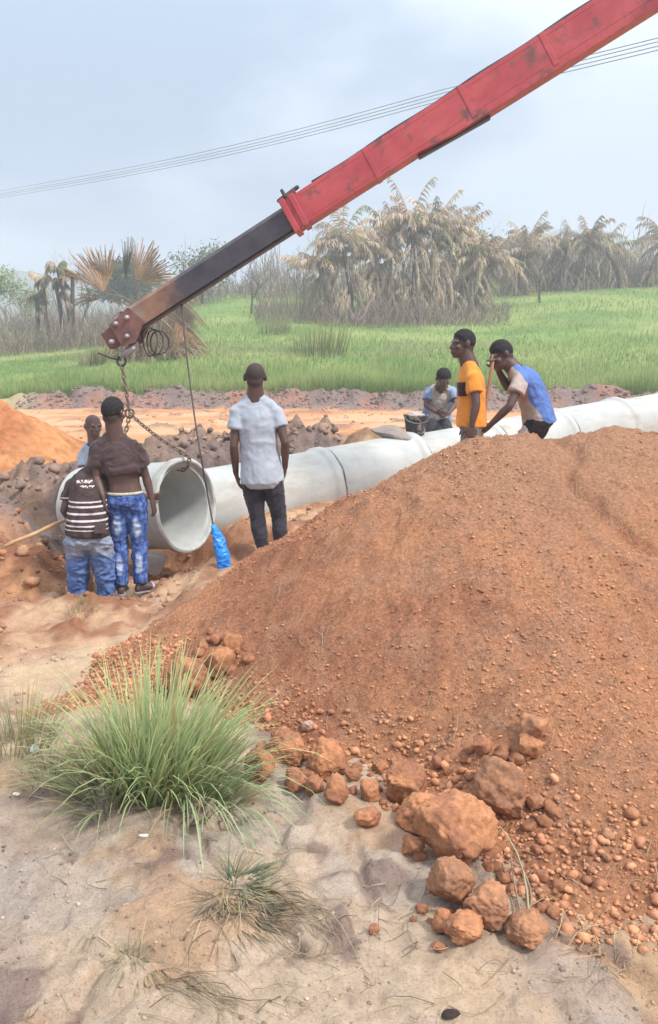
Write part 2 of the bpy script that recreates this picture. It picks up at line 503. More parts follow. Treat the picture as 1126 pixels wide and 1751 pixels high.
# ------------------------------------------------------------------ soil heaps
def heap_mesh(name, hf, x0, x1, y0, y1, res, colf, under=None, keep=0.03):
    under = under or ground
    xs = np.arange(x0, x1, res); ys = np.arange(y0, y1, res)
    X, Y = np.meshgrid(xs, ys)
    x, y = X.ravel(), Y.ravel()
    g = under(x, y); h = hf(x, y)
    z = np.where(h > g - keep, h, g - keep)
    idx = np.arange(X.size).reshape(X.shape)
    f = np.stack([idx[:-1, :-1], idx[:-1, 1:], idx[1:, 1:], idx[1:, :-1]], -1).reshape(-1, 4)
    on = (h > g - keep)
    f = f[on[f].any(1)]
    used = np.zeros(X.size, bool); used[f.ravel()] = True
    remap = np.cumsum(used) - 1
    v = np.stack([x, y, z], 1)[used]
    return mesh_np(name, v, remap[f], True, colf(v[:, 0], v[:, 1], v[:, 2]))
RIDGE_A, RIDGE_B = (1.40, 4.80), (5.2, 4.9)
def mound_h(x, y):
    x = np.asarray(x, float); y = np.asarray(y, float)
    w = 0.16 * fbm(x * 0.9, y * 0.9, 101, 3)
    d, t = segd(x, y, RIDGE_A, RIDGE_B)
    top = 1.325 - 0.10 * t
    r = np.sqrt((d * 0.97 + w) ** 2 + 0.30 ** 2) - 0.30
    z = top - 0.705 * r
    # long low tail towards the tussock, and a skirt down to the front right
    d2, t2 = segd(x, y, (0.05, 4.45), (-0.78, 3.75))
    z = np.maximum(z, 0.16 - 0.10 * t2 - 0.50 * (np.sqrt(d2 ** 2 + 0.05) - 0.22) + 0.05 * w)
    d3, t3 = segd(x, y, (1.25, 3.1), (1.75, 2.35))
    z = np.maximum(z, 0.46 - 0.20 * t3 - 0.56 * (np.sqrt((d3 + w * .5) ** 2 + 0.06) - 0.24))
    d5, t5 = segd(x, y, (0.98, 3.1), (0.80, 2.30)); d6, t6 = segd(x, y, (0.80, 2.32), (3.2, 2.75))
    z = np.maximum(z, 0.20 - 0.07 * t5 - 0.42 * (np.sqrt((np.minimum(d5, d6) + w * .35) ** 2 + 0.02) - 0.14))
    # the flank the two men at the right stand on
    d4, t4 = segd(x, y, (1.5, 7.2), (3.6, 7.7))
    z = np.maximum(z, 0.33 - 0.5 * np.maximum(0, d4 - 0.35))
    # gullies, slumps and crumbs
    slump = fbm(x * 1.5, y * 1.0, 108, 4)
    z = z + 0.080 * fbm(x * 1.9, y * 1.9, 103, 4) + 0.034 * fbm(x * 6, y * 6, 104, 4, 0.6)
    z = z + 0.07 * (np.floor(slump * 5) / 5 - slump) * ss(0.25, 0.6, z)
    z = z + 0.016 * np.maximum(0, fbm(x * 21, y * 21, 105, 2)) + 0.012 * np.maximum(0, vn2(x * 36, y * 36, 107))
    z = z - 0.05 * ss(0.08, 0.0, np.abs(x - 1.75 - 0.25 * np.sin(y * 2.2) + 0.2 * vn2(y * 3, y * 0, 4))) * ss(3.0, 3.6, y)
    return z
def mound_col(x, y, z):
    n1 = fbm(x * 1.4, y * 1.4, 111, 4)[:, None]; n2 = fbm(x * 9, y * 9, 112, 3)[:, None]
    c = lerp(RED, REDD, ss(-0.15, 0.35, n1))
    c = lerp(c, np.array((0.30, 0.13, 0.08)), 0.45 * ss(0.1, 0.4, fbm(x * 4.2, y * 4.2, 117, 4, 0.65)[:, None]))
    c = lerp(c, np.array((0.49, 0.255, 0.155)), 0.65 * ss(0.0, 0.4, n2 + 0.3 * fbm(x * 0.8, y * 0.8, 113, 3)[:, None]))
    c = lerp(c, np.array((0.50, 0.275, 0.165)), 0.7 * ss(0.8, 1.15, z[:, None] + 0.1 * n1))
    return c
def surf(x, y): return np.maximum(ground(x, y), mound_h(x, y))
_gx = np.arange(-3.0, 6.5, 0.02); _gy = np.arange(0.8, 9.0, 0.02)
_GX, _GY = np.meshgrid(_gx, _gy); SURF_TAB = surf(_GX, _GY)
def surf_fast(x, y):
    a = np.clip((np.asarray(x, float) + 3.0) / 0.02, 0, len(_gx) - 1.001); b = np.clip((np.asarray(y, float) - 0.8) / 0.02, 0, len(_gy) - 1.001)
    i, j = a.astype(int), b.astype(int); a, b = a - i, b - j
    return (SURF_TAB[j, i] * (1 - a) + SURF_TAB[j, i + 1] * a) * (1 - b) + (SURF_TAB[j + 1, i] * (1 - a) + SURF_TAB[j + 1, i + 1] * a) * b
def hit(px, py, fn=surf, y0=1.0, y1=140):
    """where the line of sight through a photo pixel first meets the soil"""
    v = ray(px, py); kx, kz = v.x / v.y, v.z / v.y
    def first(ys):
        b = np.nonzero(fn(kx * ys, ys) >= CAMZ + kz * ys)[0]
        return b[0] if len(b) else None
    ys = np.arange(y0, 12, 0.06) if y0 < 12 else np.arange(y0, y1, 0.5)
    k = first(ys)
    if k is None and y0 < 12: ys = np.arange(12, y1, 0.5); k = first(ys)
    if k is None: return Vector((kx * y1, y1, float(fn(kx * y1, y1))))
    st = ys[1] - ys[0]; ys = np.linspace(max(ys[k] - st, 0.5), ys[k], 13); k = first(ys)
    yy = ys[k if k is not None else -1]
    return Vector((kx * yy, yy, float(fn(kx * yy, yy))))
soil_mat = vcol('red_soil', nscale=55, namt=0.40, bscale=100, bstr=0.8, bdist=0.014)
me = heap_mesh('soil_mound', mound_h, -2.3, 7.0, 1.5, 8.6, 0.0165, mound_col)
mound = tag(link('soil_mound', me, soil_mat), 'tall red-brown soil heap filling the right foreground', 'soil heap')

# lumps: one bumpy pebble reused with numpy
def ico(sub, seed, amp=0.25, freq=1.6, cubic=0.0):
    bm = bmesh.new(); bmesh.ops.create_icosphere(bm, subdivisions=sub, radius=1)
    v = np.array([p.co[:] for p in bm.verts]); f = np.array([[q.index for q in p.verts] for p in bm.faces]); bm.free()
    d = 1 + amp * 0.55 * fbm3(v * freq + seed * 3.7, seed, 4)
    v = v * d[:, None]
    rg = np.random.default_rng(seed); nr = rg.normal(size=(11, 3)); nr /= np.linalg.norm(nr, axis=1, keepdims=True)
    for q_, h_ in zip(nr, rg.uniform(0.55, 0.9, 11)):          # broken faces
        k_ = v @ q_; over = k_ > h_
        v = v - np.where(over, (k_ - h_) * 0.9, 0)[:, None] * q_
    d2 = 1 - 0.22 * np.abs(fbm3(v * freq * 2.3 + seed, seed + 50, 3)) * (amp > 0.4)
    v = v * d2[:, None]
    if cubic: v = np.sign(v) * np.abs(v) ** (1 - cubic)
    return v, f
PEB = [ico(1, 7 + k, 0.85, 1.5) for k in range(8)]
PEB2 = [ico(2, 27 + k, 1.0, 1.5) for k in range(8)]
def lumps(name, pts, sizes, cols, mat, parent=None, seed=1, bank=PEB, flat=0.75, smooth=False):
    rng = np.random.default_rng(seed)
    V, F, K = [], [], []
    n = 0
    which = rng.integers(0, len(bank), len(pts))
    for k, (bv, bf) in enumerate(bank):
        ii = np.nonzero(which == k)[0]
        if not len(ii): continue
        a = rng.uniform(0, 6.283, len(ii)); ca, sa = np.cos(a)[:, None], np.sin(a)[:, None]
        st = rng.uniform(0.75, 1.3, (len(ii), 3)); st[:, 2] *= flat
        q = bv[None] * st[:, None] * sizes[ii][:, None, None]
        vx = q[..., 0] * ca - q[..., 1] * sa; vy = q[..., 0] * sa + q[..., 1] * ca
        q = np.stack([vx, vy, q[..., 2]], -1) + pts[ii][:, None]
        V.append(q.reshape(-1, 3)); F.append((bf[None] + (np.arange(len(ii)) * len(bv))[:, None, None] + n).reshape(-1, 3))
        K.append(np.repeat(cols[ii], len(bv), 0)); n += len(ii) * len(bv)
    me = mesh_np(name, np.concatenate(V), np.concatenate(F), smooth, np.concatenate(K))
    return link(name, me, mat, parent)
rng = np.random.default_rng(5)
crumb_mat = vcol('soil_crumb', nscale=60, namt=0.3, bscale=140, bstr=0.4, bdist=0.006)
N = 52000
cx = rng.uniform(-1.6, 4.2, N); cy = 2.0 + 3.6 * rng.random(N) ** 1.1
mh = mound_h(cx, cy); gg = ground(cx, cy)
edge = mh - gg
keep = (edge > -0.05) & ((fbm(cx * 1.7, cy * 1.7, 131, 3) + 0.35 > rng.random(N) * 0.9) | (edge < 0.12))
cx, cy, mh, gg, edge = cx[keep], cy[keep], mh[keep], gg[keep], edge[keep]
sz = 0.003 + 0.0085 * rng.random(len(cx)) ** 4
foot = (edge < 0.16)
sz = np.where(foot, (sz + 0.002) * (1 + 1.5 * rng.random(len(cx)) ** 3), sz)
pts = np.stack([cx, cy, np.maximum(mh, gg) + sz * 0.25], 1)
cols = mound_col(cx, cy, pts[:, 2]) * rng.uniform(0.68, 1.3, (len(cx), 1))
o = lumps('soil_crumbs', pts, sz, cols, crumb_mat, mound, 3); o['kind'] = 'stuff'

# loose clods, big enough to lift one by one: (px, py, width px, height px, label)
CLODS = [
 (782, 1418, 128, 122, 'largest red clod, upright boulder-like lump at the heap foot'),
 (856, 1352, 108, 96, 'round dusty brown clod at the upper right of the largest clod'),
 (722, 1388, 84, 66, 'red clod leaning against the left side of the largest clod'),
 (698, 1342, 78, 66, 'angular orange clod on the sand edge, middle of the heap foot'),
 (772, 1507, 86, 82, 'round straw-covered brown clod just below the largest clod'),
 (836, 1549, 78, 72, 'orange clod at the lower right of the straw-covered clod'),
 (797, 1590, 78, 46, 'broad flat orange clod, lowest of the foremost clods'),
 (757, 1576, 34, 46, 'small upright orange clod left of the broad flat clod'),
 (903, 1588, 80, 50, 'orange clod near the tall straw at the right foreground'),
 (494, 1281, 72, 50, 'oval red clod beside the right tips of the green tussock'),
 (562, 1298, 74, 60, 'crumbling orange clod right of the oval clod by the tussock'),
 (574, 1352, 46, 44, 'rounded clod at the right end of the small clod row'),
 (537, 1346, 36, 38, 'small round clod in the middle of the clod row'),
 (506, 1335, 40, 40, 'small red clod at the left end of the clod row'),
 (634, 1351, 36, 36, 'small red clod alone on the sand edge between clod groups'),
 (630, 1397, 46, 32, 'dark red clod lying out on the pale sand'),
 (374, 1133, 52, 52, 'rounded red clod on the heap side above the tussock'),
 (400, 1100, 34, 28, 'small red clod just above the rounded clod on the heap side'),
 (318, 1160, 92, 70, 'wide red clod half hidden behind the top of the tussock'),
 (446, 1310, 52, 60, 'red clod half hidden behind the right side of the tussock'),
 (915, 1246, 50, 40, 'red clod on the right heap slope above the round dusty clod'),
 (908, 1276, 44, 34, 'flatter red clod just under the clod on the right slope'),
 (824, 1276, 34, 30, 'single reddish clod on the heap slope above the largest clod'),
 (706, 1448, 40, 34, 'small orange clod under the clod leaning on the largest one'),
 (640, 1589, 20, 18, 'tiny orange crumb of soil alone on the foreground sand'),
 (752, 1621, 28, 12, 'tiny flat orange crumb below the foremost clods'),
 (917, 1372, 34, 28, 'small red clod right of the round dusty clod'),
 (528, 1244, 22, 18, 'small pale pinkish stone on the heap above the oval clod'),
 (650, 1312, 30, 22, 'small brown clod on the heap foot above the angular clod'),
 (604, 1326, 26, 22, 'small brown clod between the clod row and the angular clod'),
]
for k, (px, py, w, h, lab) in enumerate(CLODS):
    p = hit(px, py + h * 0.42)
    s = p.y / FPX * 1.16
    bv, bf = ico(5 if w > 60 else 4, 200 + k, 0.70, 1.1, 0.12)
    bv = bv * (1 + 0.10 * fbm3(bv * 3.1, 300 + k, 3)[:, None] + 0.17 * fbm3(bv * 6, 330 + k, 5, 0.7)[:, None])
    bv = bv / np.abs(bv).max(0)
    bv = bv * np.array((w * s / 2, w * s / 2 * 0.95, h * s / 2 * 1.08))
    n2 = fbm3(bv * 16, 400 + k, 3)[:, None]
    base = lerp(np.array((0.46, 0.21, 0.105)), np.array((0.33, 0.15, 0.085)), ss(-0.2, 0.3, n2)) * random.Random(k).uniform(0.88, 1.1)
    if 'dusty' in lab or 'straw' in lab: base = base * 0.75 + np.array((0.30, 0.185, 0.115)) * 0.3
    if 'pinkish' in lab: base = base * 0.2 + np.array((0.5, 0.33, 0.26)) * 0.8
    me = mesh_np('soil_clod', bv, bf, True, base)
    o = link('soil_clod' if 'stone' not in lab else 'stone', me, crumb_mat, None, p + Vector((0, h * s * 0.12, h * s * 0.40)))
    o.rotation_euler.z = random.Random(k).uniform(0, 6.28) if abs(w - h) < 20 else 0
    tag(o, lab, 'clod' if 'stone' not in lab else 'stone', 'loose clods at the heap foot')

rs_ = random.Random(4)
FOOT = [(430, 1280), (520, 1325), (600, 1335), (690, 1330), (760, 1322), (830, 1310), (935, 1320)]
extra = []
for k in range(40):
    t = rs_.random() * 5.99; a, b = FOOT[int(t)], FOOT[int(t) + 1]; f_ = t - int(t)
    extra.append((lerp(a[0], b[0], f_) + rs_.gauss(0, 10), lerp(a[1], b[1], f_) + rs_.gauss(-4, 16), rs_.uniform(12, 30)))
for k in range(44): extra.append((rs_.uniform(690, 960), rs_.uniform(1380, 1600), rs_.uniform(12, 30)))
for k in range(12): extra.append((rs_.uniform(330, 430), rs_.uniform(1060, 1150), rs_.uniform(12, 24)))
SM = []
for k in range(6):
    bv, bf = ico(3, 250 + k, 0.7, 1.2, 0.1); bv = bv * (1 + 0.10 * fbm3(bv * 5, 350 + k, 3)[:, None]); bv[:, 2] *= 0.8
    SM.append(mesh_np('soil_clod', bv, bf, True, lerp(np.array((0.44, 0.20, 0.105)), np.array((0.31, 0.14, 0.085)), ss(-0.2, 0.3, fbm3(bv * 3, 450 + k, 3)[:, None]))))
    SM[-1].materials.append(crumb_mat)
for k, (px, py, w) in enumerate(extra):
    p = hit(px, py, surf_fast); o = link('soil_clod', SM[k % 6], None, None, p + Vector((0, 0, 0.12 * w * p.y / FPX)))
    o.scale = (w * p.y / FPX * 0.58,) * 3; o.rotation_euler = (rs_.uniform(-.4, .4), rs_.uniform(-.4, .4), rs_.uniform(0, 6.28))
    tag(o, 'small fist-sized red clod ' + ('along the sand edge at the foot of the big heap' if k < 40 else 'lying among the big clods at the right front' if k < 84 else 'on the heap side just above the tussock'), 'clod', 'small clods ' + ('along the heap foot' if k < 40 else 'among the big clods' if k < 84 else 'above the tussock'))

# other heaps
def blobs(lst, seed, rough=0.12, fr=1.6):
    def h(x, y):
        z = np.full(np.shape(x), -9.0)
        for (bx, by, r, ht) in lst:
            d = np.hypot(x - bx, y - by) + 0.22 * r * fbm(x * 1.1 / max(.6, r), y * 1.1 / max(.6, r), seed, 3)
            z = np.maximum(z, ground(x, y) + ht * (1 - (np.sqrt((d / r) ** 2 + 0.04) - 0.2)))
        return z + rough * np.maximum(-0.25, fbm(x * fr * 1.6, y * fr * 1.6, seed + 1, 4)) + rough * 0.5 * fbm(x * fr * 5, y * fr * 5, seed + 2, 3)
    return h
def colmix(a, b, seed, sc=1.6):
    a, b = np.array(a), np.array(b)
    return lambda x, y, z: lerp(a, b, ss(-0.2, 0.3, fbm(x * sc, y * sc, seed, 4)[:, None])) * (1 + 0.25 * fbm(x * 9, y * 9, seed + 5, 2)[:, None])
heap_mat = vcol('spoil_soil', nscale=9, namt=0.3, bscale=30, bstr=0.6, bdist=0.03)
hp = hit(8, 800, ground)
h1 = blobs([(hp.x - 0.6, hp.y + 0.9, 1.75, 1.15), (hp.x + 0.75, hp.y + 1.2, 0.75, 0.3)], 150, 0.07)
link('soil_heap', heap_mesh('soil_heap', h1, hp.x - 4, hp.x + 2.4, hp.y - 2.0, hp.y + 4, 0.05, colmix((0.52, 0.235, 0.10), (0.43, 0.165, 0.07), 151)), heap_mat)
tag(bpy.data.objects['soil_heap'], 'bright orange soil heap at the left edge behind the workers', 'soil heap')
def along(t, off):     # metres along the laid pipe line, metres to its far side
    p = PIPE_A + PDIR * t; q = Vector((-PDIR.y, PDIR.x, 0))
    return p.x + q.x * off, p.y + q.y * off
L = []
for t, off, r, ht in ((-0.9, 1.5, .9, .62), (-0.2, 1.55, .9, .66), (0.5, 1.6, .95, .74), (1.2, 1.65, 1.0, .86), (1.9, 1.75, 1.0, .86), (2.6, 1.9, .95, .66), (3.4, 2.2, 0.9, 0.36), (0.8, 2.7, 1.1, .66), (2.0, 2.9, 1.1, .5), (-1.7, 2.2, .9, .4)):
    L.append((*along(t, off), r, ht))
h2 = blobs(L, 160, 0.26, 1.7)
xs = [a[0] for a in L]; ys = [a[1] for a in L]
o = link('spoil_bank', heap_mesh('spoil_bank', h2, min(xs) - 1.6, max(xs) + 1.6, min(ys) - 1.6, max(ys) + 1.6, 0.045,
      lambda x, y, z: lerp(colmix((0.20, 0.145, 0.13), (0.33, 0.215, 0.15), 161, 1.2)(x, y, z), np.array((0.36, 0.17, 0.09)), 0.5 * ss(0, .4, fbm(x * .7, y * .7, 166, 3)[:, None]))), heap_mat)
tag(o, 'lumpy grey-brown spoil bank thrown up behind the laid pipes', 'spoil bank')
def spoil_lumps(name, hf, box, n, s0, s1, cola, colb, seed, parent=None):
    r = np.random.default_rng(seed)
    x = r.uniform(box[0], box[1], n); y = r.uniform(box[2], box[3], n)
    g = ground(x, y); h = hf(x, y); k = h > g - 0.02
    x, y, h = x[k], y[k], h[k]
    s = s0 + (s1 - s0) * r.random(len(x)) ** 3
    c = lerp(np.array(cola), np.array(colb), r.random((len(x), 1))) * r.uniform(0.8, 1.2, (len(x), 1))
    o = lumps(name, np.stack([x, y, h + s * 0.2], 1), s, c, crumb_mat, parent, seed, PEB2)
    o['kind'] = 'stuff'
    return o
spoil_lumps('spoil_lumps', h2, (min(xs) - 1, max(xs) + 1, min(ys) - 1, max(ys) + 1), 2200, 0.015, 0.085, (0.17, 0.125, 0.115), (0.33, 0.22, 0.16), 31, o)
tp = along(2.75, 0.85)
h3 = blobs([(tp[0], tp[1] + 0.1, 0.62, 0.66), (tp[0] + 0.35, tp[1] + 0.25, 0.5, 0.5)], 170, 0.06)
o = link('soil_heap', heap_mesh('soil_heap', h3, tp[0] - 1.2, tp[0] + 1.5, tp[1] - 1.2, tp[1] + 1.5, 0.03, colmix((0.38, 0.265, 0.16), (0.31, 0.175, 0.10), 171)), heap_mat)
tag(o, 'small tan soil heap beside the black bucket', 'soil heap')
lf = [(-3.05, 7.75, 0.85, 0.30), (-2.45, 7.45, 0.55, 0.24), (-3.6, 8.6, 1.0, 0.36), (-2.9, 8.9, 0.8, 0.36), (-3.4, 7.0, .7, .16)]
h4 = blobs(lf, 180, 0.13, 2.2)
o = link('spoil_bank', heap_mesh('spoil_bank', h4, -5.2, -1.4, 5.8, 10.2, 0.03,
     lambda x, y, z: lerp(colmix((0.40, 0.205, 0.11), (0.27, 0.12, 0.065), 181, 2.0)(x, y, z), GREY * 1.2, ss(8.2, 9.0, y + 0.5 * fbm(x, y, 185, 3))[:, None])), heap_mat)
tag(o, 'red-brown crumbly spoil beside the trench at the left edge', 'spoil bank')
spoil_lumps('spoil_lumps', h4, (-4.8, -1.8, 6.3, 9.8), 500, 0.015, 0.07, (0.34, 0.16, 0.085), (0.42, 0.24, 0.14), 32, o)
# loose earth lumps over the work area
r = np.random.default_rng(77); n = 2600
x = r.uniform(-4.2, 0.6, n); y = r.uniform(4.2, 9.6, n)
k = (mound_h(x, y) < ground(x, y)) & (fbm(x * 1.6, y * 1.6, 191, 3) > 0.0) & (np.abs(y - (4.95 + 0.55 * (x + 1.6))) > 0.35 * r.random(n))
x, y = x[k], y[k]; s = 0.008 + 0.035 * r.random(len(x)) ** 4
c = ground_col(x, y) * r.uniform(0.75, 1.1, (len(x), 1))
tag(lumps('earth_lumps', np.stack([x, y, surf(x, y) + s * 0.2], 1), s, c, crumb_mat, None, 9, PEB), 'loose earth lumps scattered over the trodden work ground', 'earth lumps', kind='stuff')
n = 2600
x = r.uniform(-9, 9, n); y = r.uniform(10, 29, n)
k = fbm(x * 0.7, y * 0.7, 195, 3) > 0.08; x, y = x[k], y[k]; s = 0.015 + 0.07 * r.random(len(x)) ** 5
tag(lumps('road_lumps', np.stack([x, y, ground(x, y)], 1), s, ground_col(x, y) * r.uniform(0.6, 1.05, (len(x), 1)), crumb_mat, None, 19, PEB), 'loose lumps over the orange ground behind the pipes', 'earth lumps', kind='stuff')
# pebbles and flakes in the foreground sand
n = 15000
x = r.uniform(-1.6, 2.2, n); y = r.uniform(1.2, 4.2, n)
k = (fbm(x * 2.2, y * 2.2, 192, 3) > -0.12) & (mound_h(x, y) < ground(x, y) - 0.01); x, y = x[k], y[k]
s = 0.0018 + 0.0085 * r.random(len(x)) ** 6
c = ground_col(x, y) * r.uniform(0.4, 1.15, (len(x), 1))
tag(lumps('sand_grit', np.stack([x, y, surf(x, y) + s * 0.15], 1), s, c, crumb_mat, None, 10, PEB), 'small grit and sand crusts over the foreground', 'grit', kind='stuff')
# lumps on the dark bank at the field edge
n = 5200
x = r.uniform(-9.5, 26, n); y = bank_y(x) + r.normal(-0.25, 0.42, n)
s = 0.02 + 0.10 * r.random(n) ** 5
c = lerp(GREY * 0.75, np.array((0.30, 0.20, 0.17)), r.random((n, 1)))
tag(lumps('bank_lumps', np.stack([x, y, ground(x, y)], 1), s, c, crumb_mat, None, 11, PEB), 'grey earth lumps along the cut edge of the grass field', 'earth lumps', kind='stuff')
# ------------------------------------------------------------------ concrete pipes
def concrete(name, c0, c1, dirt):
    m, t, b = new_mat(name)
    n = noise_node(t, 2.6, 8, 0.65); n2 = noise_node(t, 60, 6, 0.7); n3 = noise_node(t, 3.5, 8, 0.7, stretch=(0.35, 1, 1))
    r = ramp(t, n.outputs['Fac'], [(0.3, c0), (0.7, c1)]).outputs[0]
    r = mixc(t, r, dirt, mapr(t, n3.outputs['Fac'], 0.47, 0.70, 0, 0.75))
    vo = t.nodes.new('ShaderNodeTexVoronoi'); vo.inputs['Scale'].default_value = 26
    t.links.new(noise_node(t, 3, 2).outputs['Color'], vo.inputs['Vector'])
    tcn = t.nodes.new('ShaderNodeTexCoord'); t.links.new(tcn.outputs['Object'], vo.inputs['Vector'])
    pit = mapr(t, vo.outputs['Distance'], 0.05, 0.12, 0.62, 1.0)
    pc = t.nodes.new('ShaderNodeCombineColor')
    for i in range(3): t.links.new(pit, pc.inputs[i])
    r = mixc(t, r, pc.outputs[0], 0.6, 'MULTIPLY')
    t.links.new(r, b.inputs['Base Color'])
    b.inputs['Roughness'].default_value = 0.72; b.inputs['Specular IOR Level'].default_value = 0.35
    p = bump(t, b, n2.outputs['Fac'], 0.25, 0.004); bump(t, b, n.outputs['Fac'], 0.3, 0.02, p)
    return m
CONC = concrete('pale_concrete', (0.36, 0.375, 0.365), (0.49, 0.50, 0.48), (0.33, 0.28, 0.22))
RB, RBELL, RI = 0.455, 0.49, 0.395
def pipe_mesh(length, seed, notch=True):
    """axis +X from the plain end (0) to the bell end (length)"""
    L = length
    prof = [(0.012, RI), (0.0, RI + 0.01), (0.0, RB - 0.012), (0.010, RB), (0.3, RB)]
    k = 0.6
    while k < L - 0.3: prof.append((k, RB)); k += 0.25
    prof += [(L - 0.16, RB), (L - 0.135, RB + 0.006), (L - 0.105, RBELL - 0.006), (L - 0.09, RBELL), (L - 0.016, RBELL), (L, RBELL - 0.018),
             (L, RI + 0.062), (L - 0.010, RI + 0.050), (L - 0.055, RI + 0.044), (L - 0.06, RI + 0.006), (L - 0.075, RI)]
    k = L - 0.35
    while k > 0.2: prof.append((k, RI)); k -= 0.3
    n, m = 88, len(prof)
    v = np.zeros((m, n, 3)); f = []
    for i, (ax, r) in enumerate(prof):
        a = np.linspace(0, 2 * np.pi, n, endpoint=False)
        v[i] = np.stack([np.full(n, ax), r * np.cos(a), r * np.sin(a)], 1)
    v = v.reshape(-1, 3)
    d = 0.006 * fbm3(v * 1.5, seed, 3) + 0.003 * fbm3(v * 9, seed + 4, 2)
    rr = np.hypot(v[:, 1], v[:, 2])
    v[:, 1] *= 1 + d / rr; v[:, 2] *= 1 + d / rr
    rim = (v[:, 0] > L - 0.02) | (v[:, 0] < 0.02)
    v[:, 0] += rim * 0.011 * fbm3(v * 13, seed + 7, 3)
    if notch:                                            # chipped rim at the top left of the mouth
        ang = np.arctan2(v[:, 2], v[:, 1])
        chip = np.exp(-((ang - 2.3) / 0.22) ** 2) * (v[:, 0] > L - 0.06) * (rr < RBELL - 0.02)
        v[:, 0] -= 0.030 * chip
    idx = np.arange(m * n).reshape(m, n)
    for i in range(m):
        j = (i + 1) % m
        f.append(np.stack([idx[i], idx[j], np.roll(idx[j], -1), np.roll(idx[i], -1)], -1))
    me = mesh_np('concrete_pipe', v, np.concatenate(f), True)
    bm = bmesh.new(); bm.from_mesh(me); bmesh.ops.recalc_face_normals(bm, faces=bm.faces)
    for e in bm.edges:
        if len(e.link_faces) == 2 and e.calc_face_angle(0) > 0.75: e.smooth = False
    bm.to_mesh(me); bm.free()
    return me
def lay(o, start, axis, roll=0.0):
    x = Vector(axis).normalized(); z = Vector((0, 0, 1)); y = z.cross(x).normalized(); z = x.cross(y)
    M = Matrix((x, y, z)).transposed().to_4x4() @ Matrix.Rotation(roll, 4, 'X')
    M.translation = start
    o.matrix_world = M
PIPELABEL = ['pale concrete pipe nearest the lifted one, behind the man in the grey shirt', 'pale concrete pipe between the grey-shirted man and the mortar lump',
             'pale concrete pipe with the black bucket on it', 'pale concrete pipe behind the man in the orange shirt',
             'pale concrete pipe behind the bending man in blue', 'pale concrete pipe just right of the bending man', 'farthest pale concrete pipe at the right end of the row']
for k in range(7):
    ex = 0.42 if k == 0 else 0.0
    o = link('concrete_pipe', pipe_mesh(PLEN - 0.03 + ex, 500 + k, False), CONC)
    s = PIPE_A + PDIR * (PLEN * k - ex) + Vector((0, 0, 0.014 * math.sin(k * 2.1)))
    lay(o, s, PDIR, k * 1.1)
    tag(o, PIPELABEL[k], 'concrete pipe', 'laid concrete pipes')
HC = P(322, 863, 8.1)                                      # middle of the lifted pipe's mouth
HAX = Vector((0.84, -0.54, 0.12)).normalized()            # towards the mouth
HL = 1.46
HS = HC - HAX * HL
lifted = link('concrete_pipe', pipe_mesh(HL, 520), CONC)
lay(lifted, HS, HAX, 0.0)
tag(lifted, 'grey concrete pipe hanging from the chain, mouth open to the right', 'concrete pipe')
# lump of mortar on the joint, bucket, broken piece of pipe
bv, bf = ico(4, 611, 0.35, 0.9)
bv = bv * (1 + 0.12 * fbm3(bv * 5, 8, 3)[:, None]) * np.array((0.29, 0.2, 0.15)); bv[:, 2] = np.maximum(bv[:, 2], -0.07) * (1.15 - 1.6 * np.abs(bv[:, 0] - 0.06)) - 0.18 * bv[:, 0]
me = mesh_np('mortar_lump', bv, bf, True, np.tile(np.array([[0.30, 0.26, 0.23]]), (len(bv), 1)) * (1 + 0.25 * fbm3(bv * 9, 5, 3)[:, None]))
mp_ = PIPE_A + PDIR * (PLEN * 2 - 0.36)
o = link('mortar_lump', me, crumb_mat, None, (mp_.x - 0.03, mp_.y + 0.05, mp_.z + RB + 0.045))
o.rotation_euler.z = -0.25
tag(o, 'grey-brown lump of mortar lying on a pipe joint', 'mortar')
bucket_mat = simple('black_rubber', (0.035, 0.036, 0.042), (0.075, 0.075, 0.08), 9, 0.6, 0.2, 50)
dried = simple('dried_mortar', (0.32, 0.29, 0.27), (0.46, 0.42, 0.38), 14, 0.9, 0.5, 40)
def splash_mat():
    m, t, b = new_mat('mortar_splashed_rubber')
    n = noise_node(t, 7, 5, 0.6, dist=0.6)
    t.links.new(mixc(t, (0.045, 0.046, 0.055), (0.40, 0.37, 0.36), mapr(t, n.outputs['Fac'], 0.54, 0.64)), b.inputs['Base Color'])
    b.inputs['Roughness'].default_value = 0.65
    return m
bp = PIPE_A + PDIR * (PLEN * 2 + 0.02)
bz = bp.z + RB - 0.004
bk = empty('bucket', (bp.x, bp.y, bz), 'black mortar-splashed bucket standing on the pipes', 'bucket'); bk.scale = (0.84, 0.84, 0.88)
def lathe(prof, n=40, name='lathe'):
    v = []; f = []
    for r, z in prof:
        for k in range(n):
            a = 2 * math.pi * k / n; v.append((r * math.cos(a), r * math.sin(a), z))
    m = len(prof)
    for i in range(m - 1):
        for k in range(n):
            f.append((i * n + k, i * n + (k + 1) % n, (i + 1) * n + (k + 1) % n, (i + 1) * n + k))
    f.append(tuple(range(n - 1, -1, -1))); f.append(tuple((m - 1) * n + k for k in range(n)))
    me = bpy.data.meshes.new(name); me.from_pydata(v, [], f)
    me.polygons.foreach_set('use_smooth', [len(p.vertices) == 4 for p in me.polygons])
    return me
body = lathe([(0.135, 0.0), (0.145, 0.005), (0.185, 0.27), (0.20, 0.275), (0.20, 0.305), (0.187, 0.305), (0.178, 0.25), (0.17, 0.235)], 40, 'bucket_body')
link('body', body, splash_mat(), bk)
b2 = Buf()
b2.ell((0, 0, 0.255), (0.165, 0, 0), (0, 0.165, 0), (0, 0, 0.075))
link('mortar_fill', b2.fused('mortar_fill', 0.02, 2, 0.02, (14, 14, 14)), dried, bk)
